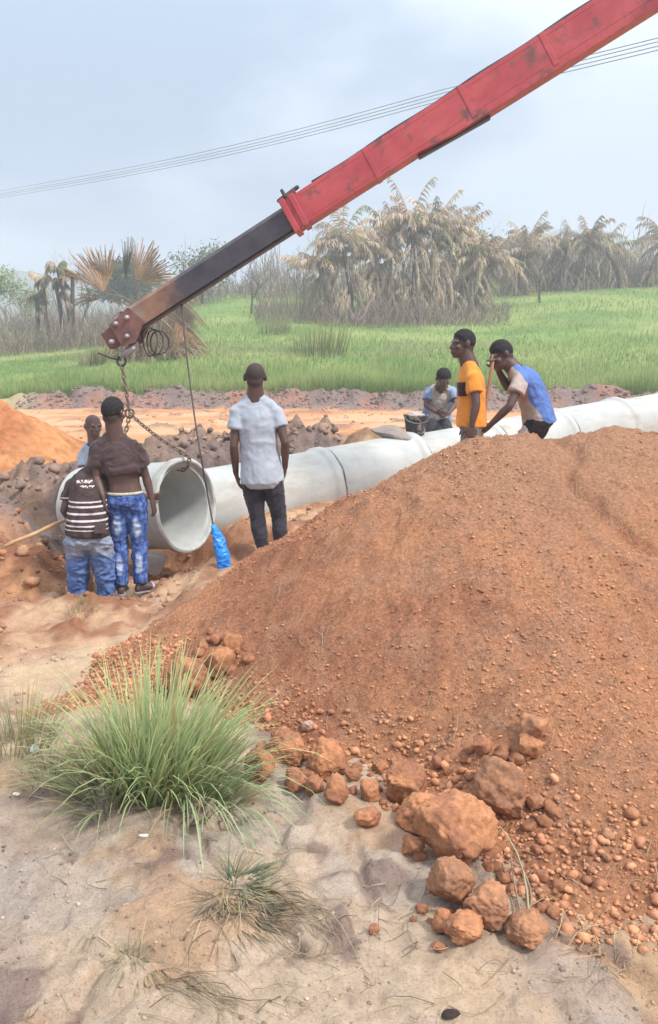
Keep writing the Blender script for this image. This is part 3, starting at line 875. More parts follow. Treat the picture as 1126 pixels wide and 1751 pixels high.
b2 = Buf(); b2.tube([(0.20 * math.cos(a), 0.02 - 0.02 * math.sin(a), 0.29 - 0.12 * math.sin(a) * 0.9) for a in np.linspace(0, math.pi, 14)], 0.005, 6)
hm = b2.mesh('handle'); ho = link('handle', hm, simple('wire', (0.2, 0.2, 0.2), (0.3, 0.3, 0.3), metal=0.8, rough=0.5), bk); ho.location = (0, -0.19, 0.0)
b2 = Buf(); pcs = HC + Vector((-0.62, 0.05, -0.68))
b2.loft([(Vector((0, 0, -0.20)), Vector((0.10, 0, 0)), Vector((0, 0.045, 0))), (Vector((0, 0, -0.05)), Vector((0.19, 0, 0)), Vector((0, 0.05, 0))),
         (Vector((0, 0, 0.12)), Vector((0.26, 0, 0)), Vector((0, 0.055, 0))), (Vector((0.02, 0, 0.17)), Vector((0.24, 0, 0)), Vector((0, 0.05, 0)))], 12)
pg_ = P(262, 962, 8.0)
o = link('concrete_fragment', b2.mesh('concrete_fragment', False), CONC, None, pg_)
o.rotation_euler = (0.25, 0.05, -0.25); o.scale = (0.62, 0.8, 0.62)
tag(o, 'pale concrete fragment wedged in the trench under the lifted pipe', 'fragment')

# ------------------------------------------------------------------ crane boom
TIP = P(206, 560, 8.75); KN = P(1190, -72, 7.75)
BA = (KN - TIP).normalized(); BS = BA.cross(Vector((0, 0, 1))).normalized(); BU = BS.cross(BA).normalized()
BLEN = (KN - TIP).length
def bt(px):      # distance along the boom at photo column px
    lo, hi_ = -1.0, BLEN + 1
    for _ in range(40):
        m = (lo + hi_) / 2; q = TIP + BA * m
        if CX + FPX * q.x / (q.y * CP - (q.z - CAMZ) * SP) < px: lo = m
        else: hi_ = m
    return m
def bpnt(t, u=0.0, s=0.0): return TIP + BA * t + BU * u + BS * s
def boom_box(buf, t0, t1, h0, h1, w0, w1, u0=0.0, u1=0.0):
    rings = []
    vs = []
    for t, h, w, u in ((t0, h0, w0, u0), (t1, h1, w1, u1)):
        for a, b in ((-1, -1), (1, -1), (1, 1), (-1, 1)): vs.append(bpnt(t, u + b * h / 2, a * w / 2))
    buf.raw(vs, [(0, 1, 2, 3), (7, 6, 5, 4), (0, 4, 5, 1), (1, 5, 6, 2), (2, 6, 7, 3), (3, 7, 4, 0)])
def paint(name, c0, c1, rust, amount, scale=5):
    m, t, b = new_mat(name)
    n = noise_node(t, scale, 8, 0.7); n1 = noise_node(t, scale * 0.5, 6, 0.6, dist=0.5)
    base = ramp(t, n1.outputs['Fac'], [(0.35, c0), (0.65, c1)]).outputs[0]
    base = mixc(t, base, rust, mapr(t, n.outputs['Fac'], 0.80 - amount, 0.90 - amount * 0.8))
    t.links.new(base, b.inputs['Base Color'])
    b.inputs['Roughness'].default_value = 0.5; b.inputs['Specular IOR Level'].default_value = 0.4
    bump(t, b, n.outputs['Fac'], 0.15, 0.006)
    return m
REDP = paint('red_boom_paint', (0.38, 0.050, 0.058), (0.52, 0.090, 0.095), (0.17, 0.07, 0.06), 0.29, 5)
def inner_mat():
    m, t, b = new_mat('greasy_dark_steel')
    a = attr(t, 'along')
    n = noise_node(t, 5, 8, 0.7, stretch=(1, 1, 1)); n1 = noise_node(t, 2.5, 6, 0.6, dist=0.5)
    dark = ramp(t, n.outputs['Fac'], [(0.35, (0.034, 0.029, 0.036)), (0.7, (0.080, 0.066, 0.076))]).outputs[0]
    rust = ramp(t, n.outputs['Fac'], [(0.35, (0.17, 0.085, 0.055)), (0.65, (0.30, 0.165, 0.10))]).outputs[0]
    mt = t.nodes.new('ShaderNodeMath'); mt.operation = 'ADD'
    nn = t.nodes.new('ShaderNodeMath'); nn.operation = 'MULTIPLY'; nn.inputs[1].default_value = 0.35
    t.links.new(n1.outputs['Fac'], nn.inputs[0]); t.links.new(a.outputs['Fac'], mt.inputs[0]); t.links.new(nn.outputs[0], mt.inputs[1])
    base = mixc(t, rust, dark, mapr(t, mt.outputs[0], 0.44, 0.60))
    grey = ramp(t, n.outputs['Fac'], [(0.35, (0.22, 0.20, 0.20)), (0.65, (0.36, 0.33, 0.32))]).outputs[0]
    base = mixc(t, grey, base, mapr(t, mt.outputs[0], 0.22, 0.36))
    t.links.new(base, b.inputs['Base Color'])
    b.inputs['Roughness'].default_value = 0.42; b.inputs['Specular IOR Level'].default_value = 0.5
    bump(t, b, n.outputs['Fac'], 0.15, 0.006)
    return m
DARKS = simple('dark_steel', (0.03, 0.026, 0.03), (0.08, 0.06, 0.06), 9, 0.5, 0.2, 30, spec=0.4)
RUSTY = simple('rusty_steel', (0.12, 0.06, 0.052), (0.23, 0.11, 0.09), 8, 0.7, 0.3, 40)
GALV = simple('worn_steel', (0.30, 0.28, 0.29), (0.46, 0.43, 0.42), 10, 0.45, 0.2, 40, metal=0.3)
TC = bt(497)
boom = empty('crane_boom', bpnt(0), 'crane boom with red outer section and dark extension reaching down left', 'crane boom')
def bpart(name, buf, mat, bevel=0.0, parent=boom, smooth=False):
    buf.org = Vector(boom.location)
    return link(name, buf.mesh(name, smooth, bevel), mat, parent)
bf_ = Buf(boom.location)
n_ = 30
for i in range(1):
    rings = []
    hw = 0.09
    prof = [(-hw, -0.120), (hw, -0.120), (hw, 0.085), (hw - 0.03, 0.12), (-hw + 0.03, 0.12), (-hw, 0.085)]
    vs, fs = [], []
    ts = np.linspace(0.02, TC + 0.2, n_)
    for t in ts:
        for s_, u_ in prof: vs.append(bpnt(t, u_, s_))
    for a in range(n_ - 1):
        for k in range(6): fs.append((a * 6 + k, a * 6 + (k + 1) % 6, (a + 1) * 6 + (k + 1) % 6, (a + 1) * 6 + k))
    fs += [(5, 4, 3, 2, 1, 0), tuple((n_ - 1) * 6 + k for k in range(6))]
    bf_.raw(vs, fs)
me = bf_.mesh('extension', False)
co = np.empty(len(me.vertices) * 3, np.float32); me.vertices.foreach_get('co', co); co = co.reshape(-1, 3)
set_attr(me, 'along', (co @ np.array(BA)) / TC)
link('extension', me, inner_mat(), boom)
bf_ = Buf(); boom_box(bf_, 0.1, TC, 0.02, 0.02, 0.12, 0.12, -0.130, -0.130); bpart('wear_strip', bf_, DARKS, 0.004)
T2, T3 = bt(705), bt(762)
bf_ = Buf()
vs = []
secs = [(TC, 0.152, -0.152, 0.12), (T2, 0.152, -0.152, 0.12), (T3, 0.152, -0.190, 0.12), (BLEN, 0.152, -0.20, 0.12)]
for t, ut, ub, w in secs:
    for a, u in ((-w, ub), (w, ub), (w, ut), (-w, ut)): vs.append(bpnt(t, u, a))
fs = [(3, 2, 1, 0)]
for a in range(len(secs) - 1):
    for k in range(4): fs.append((a * 4 + k, a * 4 + (k + 1) % 4, (a + 1) * 4 + (k + 1) % 4, (a + 1) * 4 + k))
fs.append(tuple((len(secs) - 1) * 4 + k for k in range(4)))
bf_.raw(vs, fs); bpart('outer_section', bf_, REDP, 0.007)
for off, g in ((0.012, 0.050), (0.115, 0.036)):
    bf_ = Buf(); boom_box(bf_, TC + off - 0.03, TC + off + 0.028, 0.305 + g, 0.305 + g, 0.24 + g, 0.24 + g); bpart('collar', bf_, REDP, 0.008)
bf_ = Buf(); boom_box(bf_, TC + 0.02, TC + 0.17, 0.05, 0.05, 0.10, 0.10, 0.195, 0.195); bpart('top_bracket', bf_, RUSTY, 0.01)
bf_ = Buf(); bf_.cap(bpnt(TC - 0.02, 0.222, -0.06), 0.022, bpnt(TC + 0.20, 0.232, -0.05), 0.022); bf_.cap(bpnt(TC + 0.06, 0.20, 0.05), 0.018, bpnt(TC + 0.06, 0.26, 0.05), 0.018); bpart('roller', bf_, DARKS, 0, smooth=True)
bf_ = Buf(); boom_box(bf_, T2 - 0.02, T3 + 0.35, 0.03, 0.03, 0.10, 0.10, -0.170, -0.208); bpart('stiffener', bf_, DARKS, 0.004)
bf_ = Buf()
for k in range(3):
    a = TC + 0.35; pts = [bpnt(a + (BLEN - a) * i / 20, 0.166 + 0.006 * math.sin(i * 1.3 + k), -0.05 + 0.05 * k) for i in range(21)]
    bf_.tube(pts, 0.014, 6)
bpart('hydraulic_hose', bf_, DARKS, 0, smooth=True)
for u_ in (-0.115, 0.115):
    bf_ = Buf(); boom_box(bf_, TC + 0.2, BLEN - 0.3, 0.008, 0.008, 0.245, 0.245, u_, u_); bpart('weld_seam', bf_, REDP, 0.002)
for q in (0.9, 1.9, 2.7):
    bf_ = Buf(); boom_box(bf_, TC + q, TC + q + 0.05, 0.314, 0.314, 0.250, 0.250, 0, 0); bpart('rib_plate', bf_, REDP, 0.003)
# head at the tip: rusty end box, cheek plates, sheave, pins, hanging block
bf_ = Buf(); boom_box(bf_, -0.20, -0.03, 0.19, 0.21, 0.16, 0.17, -0.055, -0.045); bpart('end_box', bf_, RUSTY, 0.02)
for s_ in (-0.105, 0.105):
    bf_ = Buf()
    vs = [bpnt(-0.06, 0.06, s_), bpnt(0.22, 0.11, s_), bpnt(0.30, -0.10, s_), bpnt(0.10, -0.24, s_), bpnt(-0.05, -0.20, s_)]
    d_ = BS * 0.012
    bf_.raw([p - d_ for p in vs] + [p + d_ for p in vs], [(4, 3, 2, 1, 0), (5, 6, 7, 8, 9)] + [(k, (k + 1) % 5, (k + 1) % 5 + 5, k + 5) for k in range(5)])
    bpart('cheek_plate', bf_, RUSTY, 0.004)
def disc(buf, c, r, w, n=22, ax=BS):
    u = ax.orthogonal().normalized(); v = ax.cross(u)
    buf.loft([(c - ax * w, u * r * 0.93, v * r * 0.93), (c - ax * w * 0.85, u * r, v * r), (c - ax * w * 0.3, u * r * 0.88, v * r * 0.88), (c + ax * w * 0.3, u * r * 0.88, v * r * 0.88), (c + ax * w * 0.85, u * r, v * r), (c + ax * w, u * r * 0.93, v * r * 0.93)], n)
bf_ = Buf(); disc(bf_, bpnt(0.06, -0.14), 0.095, 0.04); bpart('sheave', bf_, DARKS, 0, smooth=True)
for t, u in ((0.06, -0.14), (-0.12, -0.10), (0.16, 0.02), (0.02, 0.03)):
    bf_ = Buf(); bf_.cap(bpnt(t, u, -0.135), 0.026, bpnt(t, u, 0.135), 0.026); bpart('pin', bf_, GALV, 0, smooth=True)
bf_ = Buf()
for k in range(5):
    rr = random.Random(k); b0 = bpnt(0.02 + 0.05 * k, 0.115 + 0.012 * rr.random(), rr.uniform(-0.07, 0.07))
    bf_.box(b0, BA * rr.uniform(0.015, 0.035), BS * 0.03, BU * rr.uniform(0.012, 0.03))
bpart('bolt', bf_, GALV, 0.004)
bf_ = Buf()
for k in range(3):                                        # slack wire loops under the head
    cc = bpnt(0.22 + 0.03 * k, -0.30 - 0.02 * k, 0.03 - 0.04 * k); rx, rz = 0.075 + 0.012 * k, 0.145 - 0.012 * k
    pts = [cc + Vector((rx * math.cos(a), 0.03 * math.sin(2 * a + k), rz * math.sin(a))) for a in np.linspace(0, 2 * math.pi, 22, endpoint=False)]
    bf_.tube(pts, 0.008, 6, closed=True)
bpart('wire_loop', bf_, DARKS, 0, smooth=True)
HK = P(208, 612, 8.72)
bf_ = Buf()
top = bpnt(0.06, -0.22)
bf_.cap(top, 0.035, top + (HK - top) * 0.35, 0.03)
bf_.loft([(top + (HK - top) * 0.25, Vector((0.055, 0, 0)), Vector((0, 0.05, 0))), (top + (HK - top) * 0.5, Vector((0.062, 0, 0)), Vector((0, 0.05, 0))), (top + (HK - top) * 0.85, Vector((0.045, 0, 0)), Vector((0, 0.04, 0))), (top + (HK - top) * 0.95, Vector((0.02, 0, 0)), Vector((0, 0.02, 0)))], 14)
bpart('hook_block', bf_, GALV, 0, smooth=True)
bf_ = Buf()
hkp = [HK + Vector((0.045 * math.cos(a), 0, -0.03 + 0.05 * math.sin(a))) for a in np.linspace(2.0, 2.0 + 5.0, 16)]
bf_.tube(hkp, 0.014, 8); bpart('hook', bf_, DARKS, 0, smooth=True)
bf_ = Buf(); bf_.tube([P(168, 603, 8.72), P(190, 612, 8.72), HK + Vector((0, 0, -0.02))], 0.009, 6); bpart('safety_latch', bf_, DARKS, 0, smooth=True)
# knuckle, inner boom and column stand out of the picture at the right
bf_ = Buf(); bf_.cap(bpnt(BLEN, 0, -0.22), 0.16, bpnt(BLEN, 0, 0.22), 0.16, 18); bpart('knuckle_joint', bf_, REDP, 0, smooth=True)
base = Vector((7.2, 6.9, 0)); base.z = float(ground(base.x, base.y))
ctop = base + Vector((0, 0, 2.7)); kn = bpnt(BLEN)
ax = (kn - ctop).normalized(); sd = ax.cross(Vector((0, 0, 1))).normalized(); up = sd.cross(ax)
bf_ = Buf(); bf_.box((kn + ctop) / 2, ax * ((kn - ctop).length / 2), sd * 0.17, up * 0.2); bpart('inner_boom', bf_, REDP, 0.02)
bf_ = Buf(); bf_.loft([(base + Vector((0, 0, -0.05)), Vector((0.55, 0, 0)), Vector((0, 0.55, 0))), (base + Vector((0, 0, 0.25)), Vector((0.5, 0, 0)), Vector((0, 0.5, 0))), (base + Vector((0, 0, 0.3)), Vector((0.28, 0, 0)), Vector((0, 0.28, 0))), (ctop, Vector((0.22, 0, 0)), Vector((0, 0.22, 0)))], 20)
bpart('column', bf_, REDP, 0.01)

# ------------------------------------------------------------------ lifting chain
def link_mesh():
    b = Buf(); R, Lh = 0.0165, 0.016
    pts = [Vector((R * math.cos(a), 0, R * math.sin(a) + (Lh if math.sin(a) > 0 else -Lh))) for a in np.linspace(0.2, 0.2 + 2 * math.pi, 12, endpoint=False)]
    b.tube(pts, 0.0072, 6, closed=True)
    return b.mesh('chain_link')
LINK = link_mesh()
CHM = simple('rusty_chain', (0.10, 0.075, 0.06), (0.26, 0.19, 0.14), 30, 0.6, 0.1, 50, metal=0.3)
LINK.materials.append(CHM)
def sag(a, b, s, n=40):
    return [a.lerp(b, i / n) - Vector((0, 0, s * 4 * (i / n) * (1 - i / n))) for i in range(n + 1)]
def resample(pts, step):
    out, acc = [pts[0]], 0.0
    for a, b in zip(pts, pts[1:]):
        L_ = (b - a).length
        while acc + L_ >= step:
            a = a.lerp(b, (step - acc) / L_); L_ = (b - a).length; out.append(a); acc = 0
        acc += L_
    return out
def chain(name, pts, label):
    q = resample(pts, 0.0495)
    root = empty(name, pts[0], label, 'chain', 'lifting chains')
    for i in range(len(q) - 1):
        d = (q[i + 1] - q[i]).normalized(); m = (q[i] + q[i + 1]) / 2
        o = bpy.data.objects.new('chain_link', LINK); C.objects.link(o); o.parent = root
        o.rotation_mode = 'QUATERNION'
        o.rotation_quaternion = d.to_track_quat('Z', 'Y') @ Matrix.Rotation(math.pi / 2 * (i % 2) + 0.3, 4, 'Z').to_quaternion()
        o.location = m - Vector(pts[0])
    return root
RING = P(222, 706, 8.66)
chain('lifting_chain', sag(HK + Vector((0, 0, -0.07)), P(213, 650, 8.70), 0.0, 8) + [RING], 'rusty chain hanging straight down from the boom hook')
rimtop = P(317, 786, 8.12)
rimin = HC + Vector((0, 0, 1)) * (RI + 0.0) - HAX * 0.02
chain('lifting_chain', sag(RING, HC + Vector((-0.02, 0.02, RBELL + 0.035)), 0.035, 20) + [HC + HAX * 0.035 + Vector((0, 0, RBELL - 0.02)), HC + HAX * 0.03 + Vector((0, 0, RI + 0.03)), HC - HAX * 0.03 + Vector((0.0, 0, RI - 0.03)), HC - HAX * 0.16 + Vector((0, 0, RI - 0.035))],
      'rusty chain running diagonally down to the mouth of the lifted pipe')
mid_top = HS + HAX * 0.5 + Vector((0, 0, RB + 0.02))
chain('lifting_chain', sag(RING, mid_top, 0.03, 16), 'short chain behind the head of the man in brown, running to the pipe top')
bfr = Buf(); cc = RING
bfr.tube([cc + Vector((0.045 * math.cos(a), 0.0, 0.05 * math.sin(a))) for a in np.linspace(0, 2 * math.pi, 16, endpoint=False)], 0.012, 8, closed=True)
tag(link('lifting_ring', bfr.mesh('lifting_ring'), CHM), 'steel ring joining the lifting chains beside the head of the man in brown', 'ring')

# tag rope with its blue plastic end
ROPE = simple('grey_rope', (0.05, 0.042, 0.04), (0.10, 0.085, 0.08), 40, 0.9, 0.3, 90)
br = Buf(); r0 = bpnt(bt(300), -0.13); r1 = P(366, 903, 6.98)
br.tube([r0.lerp(r1, i / 24) - Vector((0.03 * math.sin(i / 24 * 3.14), 0, 0)) for i in range(25)], 0.008, 6)
tag(link('tag_rope', br.mesh('tag_rope')), 'thin dark rope hanging from the boom past the pipe mouth', 'rope').data.materials.append(ROPE)
m, t, b = new_mat('blue_plastic')
n = noise_node(t, 14, 4)
t.links.new(ramp(t, n.outputs['Fac'], [(0.3, (0.01, 0.16, 0.62)), (0.7, (0.03, 0.30, 0.85))]).outputs[0], b.inputs['Base Color'])
b.inputs['Roughness'].default_value = 0.4
bb = Buf()
prs = [(366, 898, 0.018), (369, 908, 0.034), (374, 920, 0.050), (378, 935, 0.055), (381, 950, 0.055), (383, 965, 0.058), (384, 980, 0.060)]
rg = []
for k, (px, py, w) in enumerate(prs):
    rg.append((P(px, py, 6.98 - 0.008 * k), Vector((w, 0.01, 0)), Vector((0, 0.035 * (1 - 0.4 * (k > 4)), 0))))
bb.loft(rg, 16)
tag(link('plastic_sack', bb.fused('plastic_sack', 0.007, 1, 0.018, (16, 16, 7), 3), m), 'bright blue plastic strip tied to the end of the rope', 'plastic sack')

# shovels and poles
WOOD = simple('worn_wood', (0.40, 0.24, 0.11), (0.55, 0.36, 0.19), 5, 0.7, 0.2, 60, stretch=(1, 1, 0.2))
WOOD2 = simple('dark_wood', (0.09, 0.06, 0.05), (0.20, 0.13, 0.09), 6, 0.8, 0.3, 60)
SHAFT = simple('smooth_shaft', (0.27, 0.14, 0.085), (0.37, 0.21, 0.13), 6, 0.6, 0.1, 60)
def shovel(root_name, a, b, blade, label, mat, r=0.0165):
    root = empty(root_name, b, label, 'shovel')
    q = Buf(root.location); q.tube([a.lerp(b, i / 8) + Vector((0.004 * math.sin(i), 0, 0.003 * math.cos(i * 2))) for i in range(9)], r, 10)
    link('handle', q.mesh('handle'), mat, root)
    d = (b - a).normalized(); s_ = d.cross(Vector((0, 0, 1)))
    s_ = s_.normalized() if s_.length > 0.1 else Vector((0, 1, 0)); n_ = s_.cross(d)
    q = Buf(root.location)
    q.loft([(b - d * 0.1, s_ * 0.02, n_ * 0.02), (b, s_ * 0.024, n_ * 0.022), (b + d * 0.03, s_ * 0.10, n_ * 0.010), (b + d * 0.2, s_ * 0.115, n_ * 0.006), (b + d * 0.29, s_ * 0.06, n_ * 0.004), (b + d * 0.32, s_ * 0.012, n_ * 0.003)], 12)
    link('blade', q.mesh('blade'), RUSTY, root)
    return root
# ------------------------------------------------------------------ people
def skin(name, c0, c1):
    m, t, b = new_mat(name)
    n = noise_node(t, 6, 5); g = noise_node(t, 160, 3); a = attr(t, 'scalp')
    sk = ramp(t, n.outputs['Fac'], [(0.3, c0), (0.7, c1)]).outputs[0]
    hr = ramp(t, g.outputs['Fac'], [(0.35, (0.016, 0.013, 0.014)), (0.65, (0.042, 0.030, 0.028))]).outputs[0]
    t.links.new(mixc(t, sk, hr, a.outputs['Fac']), b.inputs['Base Color'])
    t.links.new(mapr(t, a.outputs['Fac'], 0.0, 0.8, 0.46, 0.8), b.inputs['Roughness'])
    b.inputs['Specular IOR Level'].default_value = 0.45
    bump(t, b, g.outputs['Fac'], 0.10, 0.003)
    return m
SK_D = skin('dark_skin', (0.075, 0.040, 0.033), (0.115, 0.063, 0.050))
SK_M = skin('brown_skin', (0.125, 0.066, 0.048), (0.170, 0.092, 0.068))
HAIRM = simple('short_black_hair', (0.012, 0.011, 0.013), (0.030, 0.027, 0.029), 60, 0.9, 0.7, 220, 0.006)
STUB = simple('shaved_hair', (0.060, 0.034, 0.029), (0.085, 0.050, 0.042), 40, 0.75, 0.2, 200, 0.003)
def cloth(name, c0, c1, scale=7, rough=0.85, bs=0.35):
    m, t, b = new_mat(name)
    n = noise_node(t, scale, 5, 0.6); w = noise_node(t, 11, 5, 0.55, dist=0.8, stretch=(1, 1, 0.55)); g = noise_node(t, 260, 2)
    t.links.new(ramp(t, n.outputs['Fac'], [(0.32, c0), (0.68, c1)]).outputs[0], b.inputs['Base Color'])
    b.inputs['Roughness'].default_value = rough; b.inputs['Specular IOR Level'].default_value = 0.15
    b.inputs['Sheen Weight'].default_value = 0.15
    p = bump(t, b, w.outputs['Fac'], bs, 0.018); bump(t, b, g.outputs['Fac'], 0.15, 0.002, p)
    return m
def jeans_mat():
    m, t, b = new_mat('acid_washed_denim')
    n = noise_node(t, 30, 6, 0.6, dist=0.3, stretch=(1, 1, 0.45)); a = attr(t, 'fade'); n2 = noise_node(t, 5, 4, 0.6)
    sp = ramp(t, n.outputs['Fac'], [(0.38, (0.030, 0.058, 0.20)), (0.50, (0.060, 0.115, 0.33)), (0.66, (0.14, 0.22, 0.46))]).outputs[0]
    li = ramp(t, n.outputs['Fac'], [(0.30, (0.20, 0.30, 0.55)), (0.60, (0.45, 0.55, 0.74))]).outputs[0]
    mt = t.nodes.new('ShaderNodeMath'); mt.operation = 'MULTIPLY_ADD'; mt.inputs[1].default_value = 0.5; mt.inputs[2].default_value = -0.25
    t.links.new(n2.outputs['Fac'], mt.inputs[0])
    ad = t.nodes.new('ShaderNodeMath'); ad.operation = 'ADD'; t.links.new(mt.outputs[0], ad.inputs[0]); t.links.new(a.outputs['Fac'], ad.inputs[1])
    t.links.new(mixc(t, sp, li, mapr(t, ad.outputs[0], 0.35, 0.65)), b.inputs['Base Color'])
    b.inputs['Roughness'].default_value = 0.85; b.inputs['Specular IOR Level'].default_value = 0.15
    bump(t, b, noise_node(t, 12, 5, 0.6, dist=1.0, stretch=(0.8, 0.8, 2.2)).outputs['Fac'], 0.5, 0.03)
    return m
def fade_jeans():
    m, t, b = new_mat('dusty_faded_denim')
    n = noise_node(t, 9, 6, 0.65); a = attr(t, 'fade')
    bl = ramp(t, n.outputs['Fac'], [(0.3, (0.055, 0.12, 0.34)), (0.7, (0.17, 0.27, 0.52))]).outputs[0]
    du = ramp(t, n.outputs['Fac'], [(0.3, (0.20, 0.24, 0.33)), (0.7, (0.31, 0.35, 0.43))]).outputs[0]
    t.links.new(mixc(t, bl, du, mapr(t, a.outputs['Fac'], 0.3, 0.7)), b.inputs['Base Color'])
    b.inputs['Roughness'].default_value = 0.9; b.inputs['Specular IOR Level'].default_value = 0.1
    bump(t, b, noise_node(t, 10, 5, 0.6, dist=1.0, stretch=(0.8, 0.8, 2.0)).outputs['Fac'], 0.5, 0.03)
    return m
def stripe_mat():
    m, t, b = new_mat('striped_knit')
    a = attr(t, 'band'); ac = attr(t, 'across')
    n = noise_node(t, 18, 5)
    base = ramp(t, n.outputs['Fac'], [(0.3, (0.040, 0.026, 0.026)), (0.7, (0.085, 0.060, 0.056))]).outputs[0]
    st = None
    for c, w in ((0.30, 0.010), (0.262, 0.013), (0.205, 0.013), (0.150, 0.013), (0.107, 0.010), (0.072, 0.007)):
        mt = t.nodes.new('ShaderNodeMath'); mt.operation = 'COMPARE'; mt.inputs[1].default_value = c; mt.inputs[2].default_value = w * 0.62
        t.links.new(a.outputs['Fac'], mt.inputs[0])
        if st is None: st = mt.outputs[0]
        else:
            ad = t.nodes.new('ShaderNodeMath'); ad.operation = 'MAXIMUM'; t.links.new(st, ad.inputs[0]); t.links.new(mt.outputs[0], ad.inputs[1]); st = ad.outputs[0]
    col = mixc(t, base, ramp(t, n.outputs['Fac'], [(0.3, (0.42, 0.36, 0.38)), (0.6, (0.66, 0.60, 0.62))]).outputs[0], st)
    # worn white print across the shoulders: two lines of broken marks
    def win(src, lo, hi_):
        x0 = mapr(t, src, lo, lo + 0.004, 0, 1); x1 = mapr(t, src, hi_ - 0.004, hi_, 1, 0)
        q = t.nodes.new('ShaderNodeMath'); q.operation = 'MULTIPLY'; t.links.new(x0, q.inputs[0]); t.links.new(x1, q.inputs[1]); return q.outputs[0]
    def mul(x, y):
        q = t.nodes.new('ShaderNodeMath'); q.operation = 'MULTIPLY'; t.links.new(x, q.inputs[0]); t.links.new(y, q.inputs[1]); return q.outputs[0]
    cmbn = t.nodes.new('ShaderNodeCombineXYZ'); t.links.new(ac.outputs['Fac'], cmbn.inputs[0]); t.links.new(a.outputs['Fac'], cmbn.inputs[1])
    nz = t.nodes.new('ShaderNodeTexNoise'); nz.inputs['Scale'].default_value = 62; nz.inputs['Detail'].default_value = 1; t.links.new(cmbn.outputs[0], nz.inputs['Vector'])
    mk = mapr(t, nz.outputs['Fac'], 0.47, 0.52)
    for lo, hi_, a0, a1 in ((0.445, 0.475, -0.09, 0.05), (0.408, 0.432, -0.05, 0.07)):
        col = mixc(t, col, (0.62, 0.56, 0.56), mul(mul(win(a.outputs['Fac'], lo, hi_), win(ac.outputs['Fac'], a0, a1)), mk))
    t.links.new(col, b.inputs['Base Color'])
    b.inputs['Roughness'].default_value = 0.9; b.inputs['Specular IOR Level'].default_value = 0.1
    bump(t, b, noise_node(t, 11, 5, 0.55, dist=0.8).outputs['Fac'], 0.35, 0.03)
    return m
def two_tone(name, front, back, sep, axis):
    """panels of different cloth, split by direction stored on the mesh"""
    m, t, b = new_mat(name)
    a = attr(t, 'panel'); n = noise_node(t, 7, 5)
    lum = ramp(t, n.outputs['Fac'], [(0.3, (0.72,) * 3), (0.7, (1.08,) * 3)]).outputs[0]
    t.links.new(mixc(t, mixc(t, back, front, mapr(t, a.outputs['Fac'], sep - 0.006, sep + 0.006)), lum, 1.0, 'MULTIPLY'), b.inputs['Base Color'])
    b.inputs['Roughness'].default_value = 0.88; b.inputs['Specular IOR Level'].default_value = 0.12
    bump(t, b, noise_node(t, 11, 5, 0.55, dist=0.8).outputs['Fac'], 0.4, 0.03)
    return m

